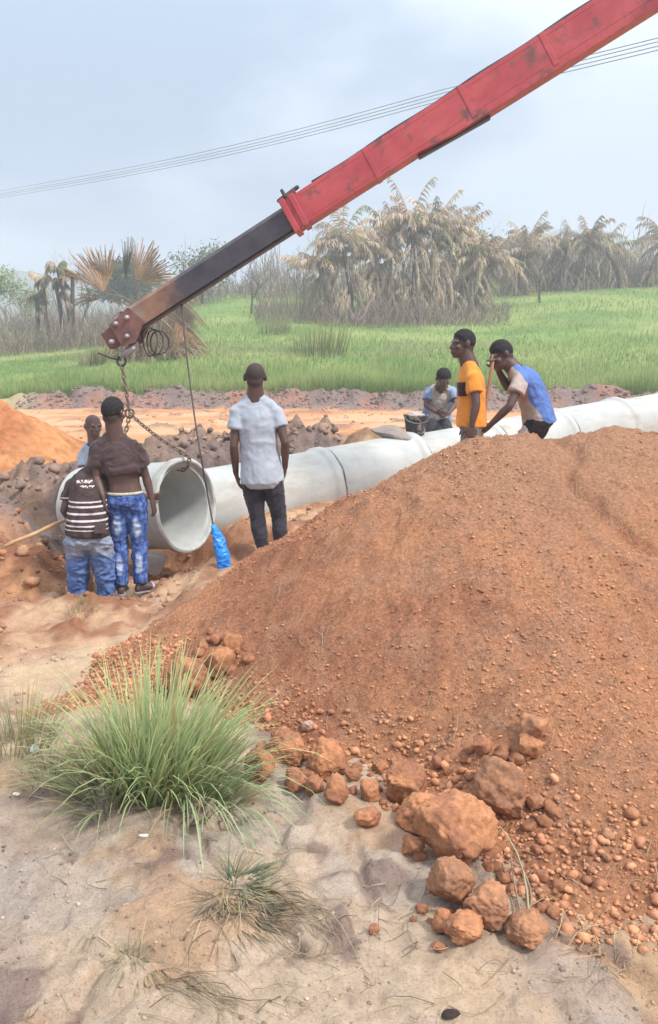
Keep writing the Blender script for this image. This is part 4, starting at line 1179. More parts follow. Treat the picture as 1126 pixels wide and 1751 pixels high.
def bez(a, b, c, t): return a * (1 - t) ** 2 + b * 2 * t * (1 - t) + c * t * t
class Person:
    def __init__(s, label, base, J, facing, head_f, group='workers on the site', build=1.0, skinm=SK_D):
        s.J = J; s.base = Vector(base); s.b = build; s.skin = skinm; s.label = label; s.group = group
        s.f = Vector(facing).normalized(); s.hf = Vector(head_f).normalized()
        j = s.J
        s.hipside = (j['hipR'] - j['hipL']).normalized(); s.shside = (j['shR'] - j['shL']).normalized()
        s.mid = j.get('mid', (j['P'] + j['N']) / 2)
        s.root = None
    def spine(s, t):
        c = s.mid * 2 - (s.J['P'] + s.J['N']) / 2
        return bez(s.J['P'], c, s.J['N'], t)
    def frame(s, t):
        tt = min(max(t, 0.0), 1.0)
        u = (s.spine(min(tt + 0.02, 1.0)) - s.spine(max(tt - 0.02, 0.0))).normalized()
        sd = s.hipside.lerp(s.shside, tt); sd = (sd - u * sd.dot(u)).normalized()
        return u, sd, u.cross(sd)
    def torso(s, buf, prof, n=18):
        """prof: (t along spine, half width, half depth, forward shift)"""
        rings = []
        for t, w, d, sh in prof:
            u, sd, f = s.frame(t)
            c = s.spine(min(max(t, 0), 1)) + u * (min(t, 0) + max(t - 1, 0)) * (s.J['N'] - s.J['P']).length
            rings.append((c + f * sh, sd * w * s.b, f * d * s.b))
        buf.loft(rings, n)
    def hand(s, buf, w, a, n, th, curl=0.5, scale=1.0):
        a = a.normalized(); n = (n - a * n.dot(a)).normalized(); t = a.cross(n).normalized()
        if t.dot(th) < 0: t = -t
        k = scale
        buf.loft([(w - a * 0.01, t * 0.026 * k, n * 0.019 * k), (w + a * 0.03 * k, t * 0.036 * k, n * 0.018 * k), (w + a * 0.07 * k, t * 0.042 * k, n * 0.015 * k), (w + a * 0.095 * k, t * 0.038 * k, n * 0.012 * k)], 12)
        for q, (off, L_) in enumerate(((0.030, 0.072), (0.010, 0.080), (-0.010, 0.074), (-0.029, 0.058))):
            p = w + (a * 0.090 + t * off) * k; d = a.copy()
            for sg in range(3):
                ang = curl * (0.55 + 0.35 * sg) * (1 + 0.08 * q)
                d2 = (d * math.cos(ang) + n * math.sin(ang)).normalized() if sg else (a * math.cos(ang * 0.6) + n * math.sin(ang * 0.6)).normalized()
                l = L_ * k * (0.45, 0.32, 0.25)[sg]
                e = p + d2 * l
                buf.cap(p, (0.0102 - 0.001 * sg) * k, e, (0.0096 - 0.001 * sg) * k, 8); p, d = e, d2
        p = w + (a * 0.025 + t * 0.026) * k
        d = (a * 0.72 + t * 0.6 + n * 0.35).normalized()
        e = p + d * 0.045 * k; buf.cap(p, 0.013 * k, e, 0.0115 * k, 8)
        d = (a * 0.9 + t * 0.15 + n * 0.4).normalized(); buf.cap(e, 0.0115 * k, e + d * 0.032 * k, 0.009 * k, 8)
    def foot(s, buf, ank, toe, r=0.0):
        d = toe - ank; d.z = 0; L_ = d.length; d.normalize(); sd = d.cross(Vector((0, 0, 1)))
        z0 = ank.z - 0.075
        def rg(x, w, h): return (Vector((ank.x, ank.y, z0 + h / 2 + 0.004)) + d * x, sd * (w / 2 + r), Vector((0, 0, h / 2 + r)))
        buf.loft([rg(-0.055, 0.04, 0.04), rg(-0.045, 0.062, 0.065), rg(0.0, 0.07, 0.085), rg(0.06, 0.078, 0.072), rg(0.12, 0.092, 0.05), rg(0.165, 0.09, 0.036), rg(0.195, 0.06, 0.026)], 12)
    def body(s, curlL=0.5, curlR=0.5, nL=None, nR=None, head=True, hscale=1.1, feet=True, shave=0.85):
        j, B = s.J, Buf(s.base)
        k = s.b
        s.torso(B, [(-0.16, 0.10, 0.085, 0), (-0.05, 0.150, 0.112, -0.01), (0.08, 0.158, 0.112, -0.005), (0.25, 0.140, 0.10, 0.0), (0.45, 0.142, 0.104, 0.0), (0.65, 0.160, 0.112, 0.0), (0.80, 0.155, 0.10, 0), (0.91, 0.105, 0.075, 0), (1.0, 0.06, 0.058, 0)])
        hd = j['head']; hf = s.hf
        up0 = j.get('headup', Vector((0, 0, 1)))
        hs = hf.cross(up0).normalized(); hu = hs.cross(hf).normalized()
        s.hs, s.hu = hs, hu
        nk = hd - hu * 0.055 - hf * 0.022; s.nk = nk
        B.cap(j['N'] - (nk - j['N']) * 0.25, 0.084 * k, nk, 0.067 * k, 12)
        B.ell(hd - hu * 0.030 * hscale - hf * 0.046 * hscale, hs * 0.066 * hscale, hf * 0.050 * hscale, hu * 0.060 * hscale)
        for sd in 'LR': B.cap(j['N'].lerp(nk, 0.25), 0.046 * k, j['N'].lerp(j['sh' + sd], 0.72), 0.048 * k)
        q = hscale
        B.ell(hd + hu * 0.028 * q - hf * 0.014 * q, hs * 0.077 * q, hf * 0.094 * q, hu * 0.086 * q)
        B.ell(hd - hu * 0.040 * q + hf * 0.026 * q, hs * 0.058 * q, hf * 0.064 * q, hu * 0.076 * q)
        B.ell(hd - hu * 0.094 * q + hf * 0.060 * q, hs * 0.028 * q, hf * 0.026 * q, hu * 0.020 * q)
        B.cap(hd + hu * 0.010 * q + hf * 0.082 * q, 0.010 * q, hd - hu * 0.026 * q + hf * 0.103 * q, 0.014 * q, 8)
        B.ell(hd - hu * 0.030 * q + hf * 0.094 * q, hs * 0.022 * q, hf * 0.014 * q, hu * 0.011 * q)
        B.ell(hd - hu * 0.058 * q + hf * 0.086 * q, hs * 0.027 * q, hf * 0.016 * q, hu * 0.009 * q)
        B.ell(hd - hu * 0.072 * q + hf * 0.083 * q, hs * 0.024 * q, hf * 0.016 * q, hu * 0.009 * q)
        for sg in (-1, 1):
            B.ell(hd + hu * 0.020 * q + hf * 0.073 * q + hs * sg * 0.032 * q, hs * 0.028 * q, hf * 0.014 * q, hu * 0.009 * q)
            B.ell(hd - hu * 0.024 * q + hf * 0.060 * q + hs * sg * 0.043 * q, hs * 0.022 * q, hf * 0.022 * q, hu * 0.018 * q)
            B.ell(hd + hu * 0.0 * q - hf * 0.012 * q + hs * sg * 0.082 * q, (hs * 0.014 - hf * 0.006 * sg) * q, hf * 0.020 * q, hu * 0.032 * q)
        for sd, sg in (('L', -1), ('R', 1)):
            sh, el_, wr = j['sh' + sd], j['el' + sd], j['wr' + sd]
            B.ell(sh, Vector((0.055 * k, 0, 0)), Vector((0, 0.055 * k, 0)), Vector((0, 0, 0.055 * k)))
            B.cap(s.spine(0.84), 0.07 * k, sh, 0.054 * k)
            m1 = sh.lerp(el_, 0.45)
            B.cap(sh, 0.050 * k, m1, 0.047 * k); B.cap(m1, 0.047 * k, el_, 0.037 * k)
            m2 = el_.lerp(wr, 0.3)
            B.cap(el_, 0.037 * k, m2, 0.040 * k); B.cap(m2, 0.040 * k, wr, 0.026 * k)
            hp = j['hand' + sd]; n = (nL if sd == 'L' else nR) or (s.f * 0.3 - s.shside * sg)
            th = j.get('thumb' + sd, s.f)
            s.hand(B, wr, hp - wr, Vector(n), Vector(th), curlL if sd == 'L' else curlR, 1.05)
            hip, kn_, an = j['hip' + sd], j['kn' + sd], j['an' + sd]
            B.cap(s.spine(0.02), 0.10 * k, hip, 0.088 * k)
            B.cap(hip, 0.086 * k, kn_, 0.056 * k)
            m3 = kn_.lerp(an, 0.3) - s.f * 0.012
            B.cap(kn_, 0.054 * k, m3, 0.056 * k); B.cap(m3, 0.056 * k, an, 0.036 * k)
            if feet: s.foot(B, an, j['toe' + sd])
        me = B.fused('person', 0.0085, 2, fac=0.4)
        n = len(me.vertices); co = np.empty(n * 3, np.float32); me.vertices.foreach_get('co', co)
        rel = co.reshape(-1, 3) + np.array(s.base) - np.array(hd)
        a_ = rel @ np.array(hf) / q; b_ = rel @ np.array(hu) / q; c_ = np.abs(rel @ np.array(hs)) / q
        lim = lerp(-0.075, 0.062, np.clip((a_ + 0.10) / 0.17, 0, 1)); lim = np.where((a_ > -0.02) & (c_ > 0.05), np.minimum(lim, 0.02), lim)
        near = (np.linalg.norm(rel, axis=1) < 0.15 * q) & (c_ < 0.0785)
        set_attr(me, 'scalp', np.where(near, ss(-0.028, 0.02, b_ - lim), 0) * shave)
        s.root = link('person', me, s.skin, None, s.base)
        tag(s.root, s.label, 'person', s.group)
        return s.root
    def child(s, name, buf, mat, voxel=0.011, smooth=2, wr=0.012, ws=(8, 8, 14), seed=1, extra=None):
        buf.org = s.base
        me = buf.fused(name, voxel, smooth, wr, ws, seed)
        if extra:
            n = len(me.vertices); co = np.empty(n * 3, np.float32); me.vertices.foreach_get('co', co)
            co = co.reshape(-1, 3) + np.array(s.base)
            for key, fn in extra.items(): set_attr(me, key, fn(co))
        return link(name, me, mat, s.root)
    def hair(s, mat, thick=0.008, front=0.052, back=-0.06, hscale=1.1, top=0.0):
        hd, hu, hf, hs = s.J['head'], s.hu, s.hf, s.hs; q = hscale
        bm = bmesh.new(); bmesh.ops.create_icosphere(bm, subdivisions=5, radius=1)
        c = hd + hu * 0.028 * q - hf * 0.014 * q
        kill = []
        for v in bm.verts:
            x, y, z = v.co
            b0 = hs * (x * 0.074 * q) + hf * (y * 0.094 * q) + hu * (z * 0.086 * q)
            a, b = b0.dot(hf) - 0.014 * q, b0.dot(hu) + 0.028 * q
            lim = lerp(back, front, min(1, max(0, (a + 0.10) / 0.17)))
            if a > -0.03 and abs(x) > 0.62: lim = min(lim, 0.035 if a > 0.03 else 0.008)
            e = (b / q - lim) / 0.028
            if e < -0.25: kill.append(v)
            n = 0.0022 * math.sin(x * 41 + y * 13) * math.cos(z * 37 + y * 29) + 0.0018 * math.sin(x * 83 - z * 57) * math.sin(y * 71 + 2)
            rr = (thick * (0.75 + 0.25 * max(0, z)) + n) * min(1, max(0, e)) ** 0.6 - 0.004 * max(0, min(1, 1 - e))
            k2 = max(0, z)
            v.co = hs * (x * (0.077 * q + rr)) + hf * (y * (0.094 * q + rr)) + hu * (z * (0.086 * q + rr + top * k2))
        bmesh.ops.delete(bm, geom=kill, context='VERTS')
        off = c - s.base
        for v in bm.verts: v.co += off
        me = bpy.data.meshes.new('hair'); bm.to_mesh(me); bm.free()
        me.polygons.foreach_set('use_smooth', [True] * len(me.polygons))
        return link('hair', me, mat, s.root)
    def eyes(s, q=1.1):
        wm = simple('eye_white', (0.34, 0.29, 0.26), (0.40, 0.34, 0.31), 5, 0.3, 0); dm = simple('eye_dark', (0.012, 0.008, 0.006), (0.02, 0.012, 0.01), 5, 0.2, 0)
        hd, hu, hf, hs = s.J['head'], s.hu, s.hf, s.hs
        for sg in (-1, 1):
            c = hd + hu * 0.002 * q + hf * 0.0765 * q + hs * sg * 0.031 * q
            B = Buf(s.base); B.ell(c, hs * 0.0105, hf * 0.007, hu * 0.0038, 12, 7)
            e = link('eye', B.mesh('eye'), wm, s.root)
            B = Buf(s.base); B.ell(c + hf * 0.005, hs * 0.0055, hf * 0.005, hu * 0.0055, 10, 7)
            link('iris', B.mesh('iris'), dm, e)
    def shirt(s, mat, lo=-0.05, sleeve=0.55, loose=0.02, hem=0.02, seed=1, wr=0.012, extra=None, name='shirt', neck=0.955, sl_r=0.066, prof=None, tail=0.0):
        B = Buf(s.base); L_ = loose
        pr = prof or [(lo, 0.166 + hem + L_, 0.122 + hem * .7 + L_, -0.005), (lo + 0.02, 0.166 + hem + L_, 0.122 + hem * .7 + L_, -0.005), (0.15, 0.158 + hem * .6 + L_, 0.116 + hem * .4 + L_, 0), (0.4, 0.152 + L_, 0.112 + L_, 0), (0.65, 0.166 + L_ * .8, 0.118 + L_ * .7, 0), (0.78, 0.160 + L_ * .6, 0.108 + L_ * .6, 0), (0.88, 0.128 + L_ * .4, 0.088 + L_ * .4, 0), (neck - 0.005, 0.098, 0.082, 0), (neck + 0.015, 0.086, 0.078, 0)]
        s.torso(B, pr, 20)
        if tail: s.torso(B, [(lo - tail, 0.10, 0.05, -0.075), (lo - tail * 0.5, 0.14, 0.075, -0.062), (lo + 0.1, 0.165 + L_, 0.10, -0.035)], 18)
        j = s.J
        for sd in 'LR':
            sh, el_ = j['sh' + sd], j['el' + sd]
            B.cap(s.spine(0.80), 0.088 * s.b, sh, 0.062 * s.b); B.cap(j['N'].lerp(s.nk, 0.10), 0.066 * s.b, j['N'].lerp(sh, 0.75), 0.062 * s.b)
            a = (el_ - sh); L2 = a.length; a.normalize()
            u = a.orthogonal().normalized(); v = a.cross(u); e = sleeve * L2
            B.loft([(sh - a * 0.045, u * 0.045, v * 0.045), (sh - a * 0.01, u * 0.064, v * 0.064), (sh + a * e * 0.5, u * sl_r, v * sl_r), (sh + a * e, u * (sl_r + 0.004), v * (sl_r + 0.004))], 14)
        return s.child(name, B, mat, 0.009, 3, wr * 0.75, (5, 5, 5), seed, extra)
    def trousers(s, mat, cut=1.0, knee_cut=None, seed=2, wr=0.012, thigh=0.098, knee=0.076, ankle=0.062, waist=0.16, extra=None, name='trousers', flare=0.0):
        B = Buf(s.base); j = s.J
        s.torso(B, [(-0.17, 0.11, 0.09, -0.005), (-0.05, 0.166, 0.126, -0.012), (0.04, 0.166, 0.124, -0.008), (waist, 0.152, 0.113, 0)], 20)
        for sd in 'LR':
            hip, kn_, an = j['hip' + sd], j['kn' + sd], j['an' + sd]
            B.cap(s.spine(0.0), 0.105 * s.b, hip, thigh * s.b)
            if knee_cut is not None:
                e = hip.lerp(kn_, knee_cut); B.cap(hip, thigh * s.b, e, (knee + flare) * s.b)
                continue
            B.cap(hip, thigh * s.b, kn_, knee * s.b)
            e = kn_.lerp(an, cut); d = (e - kn_).normalized(); u = d.orthogonal().normalized(); v = d.cross(u)
            m = kn_.lerp(e, 0.35) - s.f * 0.012
            B.cap(kn_, knee * s.b, m, (knee - 0.002) * s.b)
            B.loft([(m, u * (knee - 0.002), v * (knee - 0.002)), (kn_.lerp(e, 0.75), u * (ankle + 0.003), v * (ankle + 0.003)), (e, u * ankle, v * ankle)], 14)
        return s.child(name, B, mat, 0.0105, 2, wr, (7, 7, 16), seed, extra)
    def shoes(s, mat, r=0.006, name='shoe'):
        for sd in 'LR':
            B = Buf(s.base); s.foot(B, s.J['an' + sd], s.J['toe' + sd], r)
            link(name, B.mesh(name), mat, s.root)
    def sandals(s, mat, strap):
        for sd in 'LR':
            an, toe = s.J['an' + sd], s.J['toe' + sd]
            d = toe - an; d.z = 0; d.normalize(); sv = d.cross(Vector((0, 0, 1))); z0 = an.z - 0.075
            B = Buf(s.base); c = Vector((an.x, an.y, z0 - 0.004))
            B.loft([(c - d * 0.065 + Vector((0, 0, h)), sv * 0.001, d * 0.001) for h in (0,)] + [(c + d * x, sv * w, Vector((0, 0, 0.010))) for x, w in ((-0.064, 0.02), (-0.045, 0.036), (0.04, 0.040), (0.13, 0.050), (0.19, 0.040), (0.21, 0.012))], 12)
            o = link('sandal', B.mesh('sandal'), mat, s.root)
            B = Buf(s.base); B.tube([c + d * 0.11 + sv * (0.052 * math.cos(a)) + Vector((0, 0, 0.005 + 0.062 * math.sin(a))) for a in np.linspace(0, math.pi, 10)], 0.012, 8)
            link('strap', B.mesh('strap'), strap, o)

def joints(d, base_d, **k):
    out = {}
    for n, p in d.items():
        out[n] = P(p[0], p[1], p[2] if len(p) > 2 else base_d)
    return out
def check(name, j):
    pr = []
    for a, b in (('shL', 'shR'), ('shL', 'elL'), ('elL', 'wrL'), ('shR', 'elR'), ('elR', 'wrR'), ('hipL', 'knL'), ('knL', 'anL'), ('hipR', 'knR'), ('knR', 'anR'), ('P', 'N'), ('N', 'head')):
        pr.append('%s-%s %.2f' % (a, b, (j[a] - j[b]).length))
    print('BONES', name, ' '.join(pr), 'feet z %.2f ground %.2f' % (min(j['anL'].z, j['anR'].z) - 0.075, float(surf(j['anL'].x, j['anL'].y))))
def feet_from(j, f, spread=0.0):
    f = Vector(f); f.z = 0; f.normalize()
    for sd in 'LR':
        j['toe' + sd] = j['an' + sd] + f * 0.2
def settle(j, sd, bend=None, length=(0.43, 0.42), straight=False):
    """put the knee and ankle of a hidden leg so that the sole meets the soil"""
    hip = j['hip' + sd]
    an = j['an' + sd]; an.z = float(surf(an.x, an.y)) + 0.079
    d = an - hip
    if straight: length = (d.length * 0.512, d.length * 0.492)
    D = min(d.length, sum(length) - 0.001); d.normalize()
    a = (length[0] ** 2 - length[1] ** 2 + D * D) / (2 * D); h = math.sqrt(max(0, length[0] ** 2 - a * a))
    b = Vector(bend) - d * Vector(bend).dot(d); b.normalize()
    j['kn' + sd] = hip + d * a + b * h

AWAY = Vector((0, 1, 0))
# --- man in the white shirt, back to the camera
j = joints({'head': (437, 645), 'N': (438, 683), 'shR': (473, 704), 'shL': (407, 704), 'elR': (488, 756, 6.93), 'wrR': (488, 798, 7.03), 'handR': (485, 824, 7.08), 'elL': (400, 762, 6.95), 'wrL': (404, 809, 7.05), 'handL': (410, 832, 7.08),
    'P': (448, 812), 'hipR': (465, 822), 'hipL': (431, 822), 'knR': (478, 884, 7.04), 'knL': (441, 886, 7.04), 'anR': (481, 948, 7.02), 'anL': (451, 949, 7.0)}, 7.0)
feet_from(j, (0.15, 1, 0)); check('white', j)
p = Person('man in a light grey T-shirt and dark trousers standing with his back turned', (j['anL'].x + 0.06, 7.0, j['anL'].z - 0.075), j, AWAY, (0.05, 1, -0.02))
p.body(0.35, 0.35, shave=0.8)
p.shirt(cloth('pale_grey_jersey', (0.31, 0.345, 0.40), (0.41, 0.45, 0.51)), lo=-0.09, sleeve=0.50, loose=0.010, hem=0.016, wr=0.018, seed=4, sl_r=0.066, tail=0.07)
p.trousers(cloth('charcoal_trousers', (0.020, 0.020, 0.030), (0.045, 0.043, 0.055)), 0.98, thigh=0.098, knee=0.070, ankle=0.052, seed=5)
p.shoes(simple('dark_shoe', (0.02, 0.02, 0.02), (0.05, 0.045, 0.04), 9, 0.6, 0.1, 50))

# --- man in the brown shirt and acid-washed jeans
D = 6.9
j = joints({'head': (195, 706), 'N': (198, 747), 'shR': (234, 770), 'shL': (168, 768), 'elR': (250, 815, 6.92), 'wrR': (260, 852, 6.90), 'handR': (266, 878, 6.92), 'elL': (166, 818, 6.86), 'wrL': (176, 846, 6.76), 'handL': (180, 868, 6.76),
    'P': (214, 850), 'mid': (209, 800), 'hipR': (233, 862), 'hipL': (200, 862), 'knR': (239, 926, 6.93), 'knL': (206, 928, 6.93), 'anR': (241, 997, 6.92), 'anL': (208, 1000, 6.90)}, D)
feet_from(j, (0.3, 1, 0)); j['toeR'] = j['anR'] + Vector((0.16, 0.12, 0)); j['toeL'] = j['anL'] + Vector((-0.03, 0.2, 0)); check('brown', j)
p = Person('man in a brown T-shirt rolled up over his back and acid-washed blue jeans', (j['anL'].x + 0.08, 6.9, j['anL'].z - 0.079), j, Vector((0.15, 1, 0)), (0.42, 0.9, -0.05))
p.body(0.45, 0.4)
p.hair(HAIRM, 0.010, 0.05, -0.045, top=0.008)
pr = [(0.40, 0.150, 0.115, 0), (0.43, 0.176, 0.142, 0), (0.50, 0.184, 0.148, 0), (0.56, 0.170, 0.132, 0), (0.62, 0.180, 0.136, 0), (0.72, 0.188, 0.128, 0), (0.84, 0.180, 0.110, 0), (0.92, 0.14, 0.085, 0), (0.955, 0.10, 0.074, 0), (0.975, 0.088, 0.07, 0)]
p.shirt(cloth('brown_jersey', (0.050, 0.031, 0.031), (0.082, 0.054, 0.054), 4), prof=pr, sleeve=0.62, loose=0.018, seed=14, wr=0.044, sl_r=0.076)
pel = p.J['P']
def fade_b(co):
    out = np.zeros(len(co))
    for a, b, c, s_ in ((j['hipL'], j['knL'], 0.55, 0.05), (j['hipR'], j['knR'], 0.55, 0.05), (j['knL'], j['anL'], 0.5, 0.05), (j['knR'], j['anR'], 0.45, 0.05)):
        q = np.array(a.lerp(b, c)); d = co - q
        out = np.maximum(out, np.exp(-(d[:, 0] / s_) ** 2 - (d[:, 2] / 0.14) ** 2) * 0.75)
    return out
p.trousers(jeans_mat(), 0.99, thigh=0.100, knee=0.073, ankle=0.060, waist=0.10, seed=15, wr=0.018, extra={'fade': fade_b})
B = Buf(p.base); u, sd, f = p.frame(0.09); c = p.spine(0.09)
B.tube([c + sd * (0.157 * math.cos(a)) + f * (0.119 * math.sin(a)) for a in np.linspace(0, 2 * math.pi, 40, endpoint=False)], 0.014, 6, closed=True)
link('belt', B.mesh('belt'), simple('pale_belt', (0.36, 0.36, 0.27), (0.52, 0.52, 0.42), 30, 0.7, 0.2, 60), p.root)
p.sandals(simple('grey_sandal', (0.16, 0.15, 0.17), (0.26, 0.25, 0.27), 9, 0.8, 0.1, 50), simple('grey_strap', (0.30, 0.28, 0.28), (0.42, 0.40, 0.39), 9, 0.8, 0.1, 50))

# --- man in the striped shirt, hunched over, standing in the hollow
j = joints({'head': (168, 812, 7.22), 'N': (160, 806, 7.12), 'mid': (152, 852, 6.82), 'shR': (184, 827, 7.14), 'shL': (124, 830, 7.0), 'elR': (222, 846, 7.36), 'wrR': (256, 849, 7.60), 'handR': (274, 848, 7.68), 'elL': (110, 872, 6.92), 'wrL': (126, 893, 7.12), 'handL': (142, 898, 7.2),
    'P': (150, 916, 6.74), 'hipR': (171, 926, 6.74), 'hipL': (133, 926, 6.74), 'knR': (186, 984, 6.92), 'knL': (127, 988, 6.9), 'anR': (186, 1040, 6.95), 'anL': (128, 1048, 6.95)}, 6.75)
for sd in 'LR':
    j['an' + sd] = Vector((j['kn' + sd].x, 6.95, 0)); settle(j, sd, (0, 1, 0))
feet_from(j, AWAY); check('striped', j)
j['headup'] = Vector((0, 0.9, 0.45))
p = Person('hunched man in a striped brown shirt and dusty faded jeans, back turned', (j['anL'].x + 0.15, 6.95, j['anL'].z - 0.079), j, AWAY, (0.1, 0.55, -0.83))
p.body(0.6, 1.0, nR=(0.6, 0.8, 0))
p.hair(HAIRM, 0.008)
ax_ = (p.J['N'] - p.J['P']); Lx = ax_.length
def band(co):
    rel = co - np.array(p.J['P']); v0 = np.array((0, 0, 1.0))
    return rel[:, 2] / (p.J['N'].z - p.J['P'].z) * 0.50
def across(co): return (co - np.array(p.J['P']))[:, 0]
p.shirt(stripe_mat(), lo=0.02, sleeve=0.62, loose=0.014, hem=0.012, seed=24, wr=0.014, sl_r=0.064, extra={'band': band, 'across': across})
def fade_a(co):
    z = (co - np.array(p.J['P']))[:, 2]
    return ss(-0.22, -0.10, z + 0.05 * fbm3(co * 8, 3, 2)) * 0.9 + 0.1
p.trousers(fade_jeans(), cut=0.55, thigh=0.106, knee=0.088, ankle=0.075, waist=0.12, seed=25, wr=0.024, extra={'fade': fade_a})
B = Buf(p.base); B.box(P(172, 903, 6.60), Vector((0.045, 0.012, 0)), Vector((0, 0.012, 0)), Vector((0, 0.008, 0.04)))
link('back_pocket', B.mesh('back_pocket', False, 0.008), cloth('pocket_brown', (0.06, 0.045, 0.045), (0.10, 0.08, 0.08)), p.root)

# --- bald man behind them, hand on the pipe mouth
j = joints({'head': (160, 728, 9.45), 'N': (162, 755, 9.5), 'shR': (143, 776, 9.56), 'shL': (184, 776, 9.44), 'elR': (143, 812, 9.45), 'wrR': (160, 826, 9.25), 'handR': (172, 826, 9.2), 'elL': (196, 815, 9.35), 'wrL': (190, 828, 9.15), 'handL': (182, 830, 9.08),
    'P': (168, 842, 9.62), 'hipR': (155, 850, 9.66), 'hipL': (180, 850, 9.58), 'knR': (158, 925, 8.6), 'knL': (186, 925, 8.6), 'anR': (152, 900, 9.6), 'anL': (184, 900, 9.5)}, 9.5)
for sd in 'LR': settle(j, sd, (0.6, -0.8, 0))
feet_from(j, (0.6, -0.8, 0)); check('bald', j)
p = Person('bald man in a grey-blue shirt facing the camera behind the lifted pipe', (j['anL'].x, 9.5, j['anL'].z - 0.079), j, Vector((0.6, -0.8, 0)), (0.55, -0.83, -0.1), skinm=SK_M)
p.body(0.5, 0.4, hscale=1.16, shave=0.45)
p.eyes(1.16)
p.shirt(cloth('grey_blue_shirt', (0.28, 0.33, 0.41), (0.42, 0.47, 0.55)), lo=-0.10, sleeve=0.6, loose=0.016, seed=34)
p.trousers(cloth('dark_blue_trousers', (0.03, 0.035, 0.06), (0.06, 0.065, 0.09)), 0.95, seed=35)
B = Buf(p.base); u, sd, f = p.frame(0.96); c = p.spine(0.965)
B.tube([c + sd * (0.085 * math.cos(a)) + f * (0.074 * math.sin(a)) for a in np.linspace(0, 2 * math.pi, 24, endpoint=False)], 0.018, 6, closed=True)
link('collar', B.mesh('collar'), cloth('dark_collar', (0.03, 0.05, 0.10), (0.05, 0.07, 0.13)), p.root)

# --- man in the orange shirt, in profile
D = 7.5
j = joints({'head': (791, 588), 'N': (802, 622, 7.5), 'shL': (809, 645, 7.34), 'shR': (804, 645, 7.66), 'elL': (815, 690, 7.27), 'wrL': (807, 727, 7.27), 'handL': (804, 744, 7.27), 'elR': (808, 690, 7.73), 'wrR': (800, 728, 7.70), 'handR': (797, 745, 7.7),
    'P': (806, 722, 7.5), 'mid': (806, 675, 7.5), 'hipL': (806, 732, 7.41), 'hipR': (806, 732, 7.59), 'knL': (802, 810, 7.4), 'knR': (806, 810, 7.6), 'anL': (806, 882, 7.4), 'anR': (812, 882, 7.6)}, D)
for sd in 'LR': settle(j, sd, (-1, 0, 0), straight=True)
feet_from(j, (-1, 0, 0)); check('orange', j)
p = Person('man in an orange T-shirt with a dark chest pocket, standing in profile', (j['anL'].x, 7.5, j['anL'].z - 0.079), j, Vector((-1, -0.1, 0)), (-1, -0.22, -0.02))
p.body(0.45, 0.45, nL=(-0.2, 1, 0), nR=(-0.2, -1, 0))
p.eyes()
p.hair(HAIRM, 0.008, 0.055, -0.05, top=0.006)
p.shirt(cloth('orange_jersey', (0.62, 0.215, 0.025), (0.74, 0.29, 0.045)), lo=-0.06, sleeve=0.58, loose=0.014, hem=0.012, seed=44, wr=0.014, sl_r=0.07)
B = Buf(p.base); pc_ = P(792, 649, 7.325)
u, sd, f = p.frame(0.68)
def pocket_pt(x, z):
    q = p.spine(0.70) + Vector((0, 0, z)); return q
vs = []
for iz in range(4):
    for ix in range(5):
        a = math.radians(118 + 42 * ix / 4)              # wraps over the front left of the chest
        q = p.spine(0.74 - 0.075 * iz)
        vs.append(q + (-sd) * math.sin(a - math.pi / 2 + 0.35) * 0.0 + f * (0.138 * math.sin(a)) * 1.0 + sd * (0.188 * math.cos(a)))
fs = [(r_ * 5 + c_, r_ * 5 + c_ + 1, (r_ + 1) * 5 + c_ + 1, (r_ + 1) * 5 + c_) for r_ in range(3) for c_ in range(4)]
B.raw(vs, fs)
me = B.mesh('chest_pocket'); o = link('chest_pocket', me, cloth('dark_pocket', (0.02, 0.008, 0.01), (0.04, 0.016, 0.018)), p.root)
md = o.modifiers.new('thick', 'SOLIDIFY'); md.thickness = 0.012; md.offset = 0
p.trousers(cloth('grey_trousers', (0.10, 0.09, 0.09), (0.17, 0.155, 0.15)), 0.95, seed=45)
p.shoes(simple('dusty_shoe', (0.10, 0.07, 0.05), (0.18, 0.12, 0.09), 9, 0.8, 0.1, 50))

# --- man in blue leaning on a shovel
j = joints({'head': (857, 607, 7.6), 'N': (881, 632, 7.6), 'mid': (907, 668, 7.6), 'shL': (892, 648, 7.42), 'shR': (886, 646, 7.78), 'elL': (872, 694, 7.33), 'wrL': (839, 726, 7.40), 'handL': (822, 737, 7.44), 'elR': (868, 662, 7.74), 'wrR': (851, 630, 7.62), 'handR': (843, 615, 7.58),
    'P': (921, 718, 7.6), 'hipL': (919, 726, 7.51), 'hipR': (919, 726, 7.69), 'knL': (900, 800, 7.5), 'knR': (905, 800, 7.7), 'anL': (915, 875, 7.5), 'anR': (925, 875, 7.7)}, 7.6)
for sd in 'LR': settle(j, sd, (-1, 0, 0.2), (0.45, 0.44))
feet_from(j, (-1, 0, 0)); check('blue', j)
j['headup'] = Vector((-0.45, 0, 0.9))
p = Person('man in a blue and beige T-shirt bending over a shovel handle at right', (j['anL'].x, 7.6, j['anL'].z - 0.079), j, Vector((-1, 0, 0)), (-0.88, -0.22, -0.42))
p.body(0.95, 1.0, nL=(0.1, 0.8, 0.3), nR=(-0.6, -0.6, 0.2))
p.eyes()
p.hair(HAIRM, 0.010, 0.05, -0.045, top=0.008)
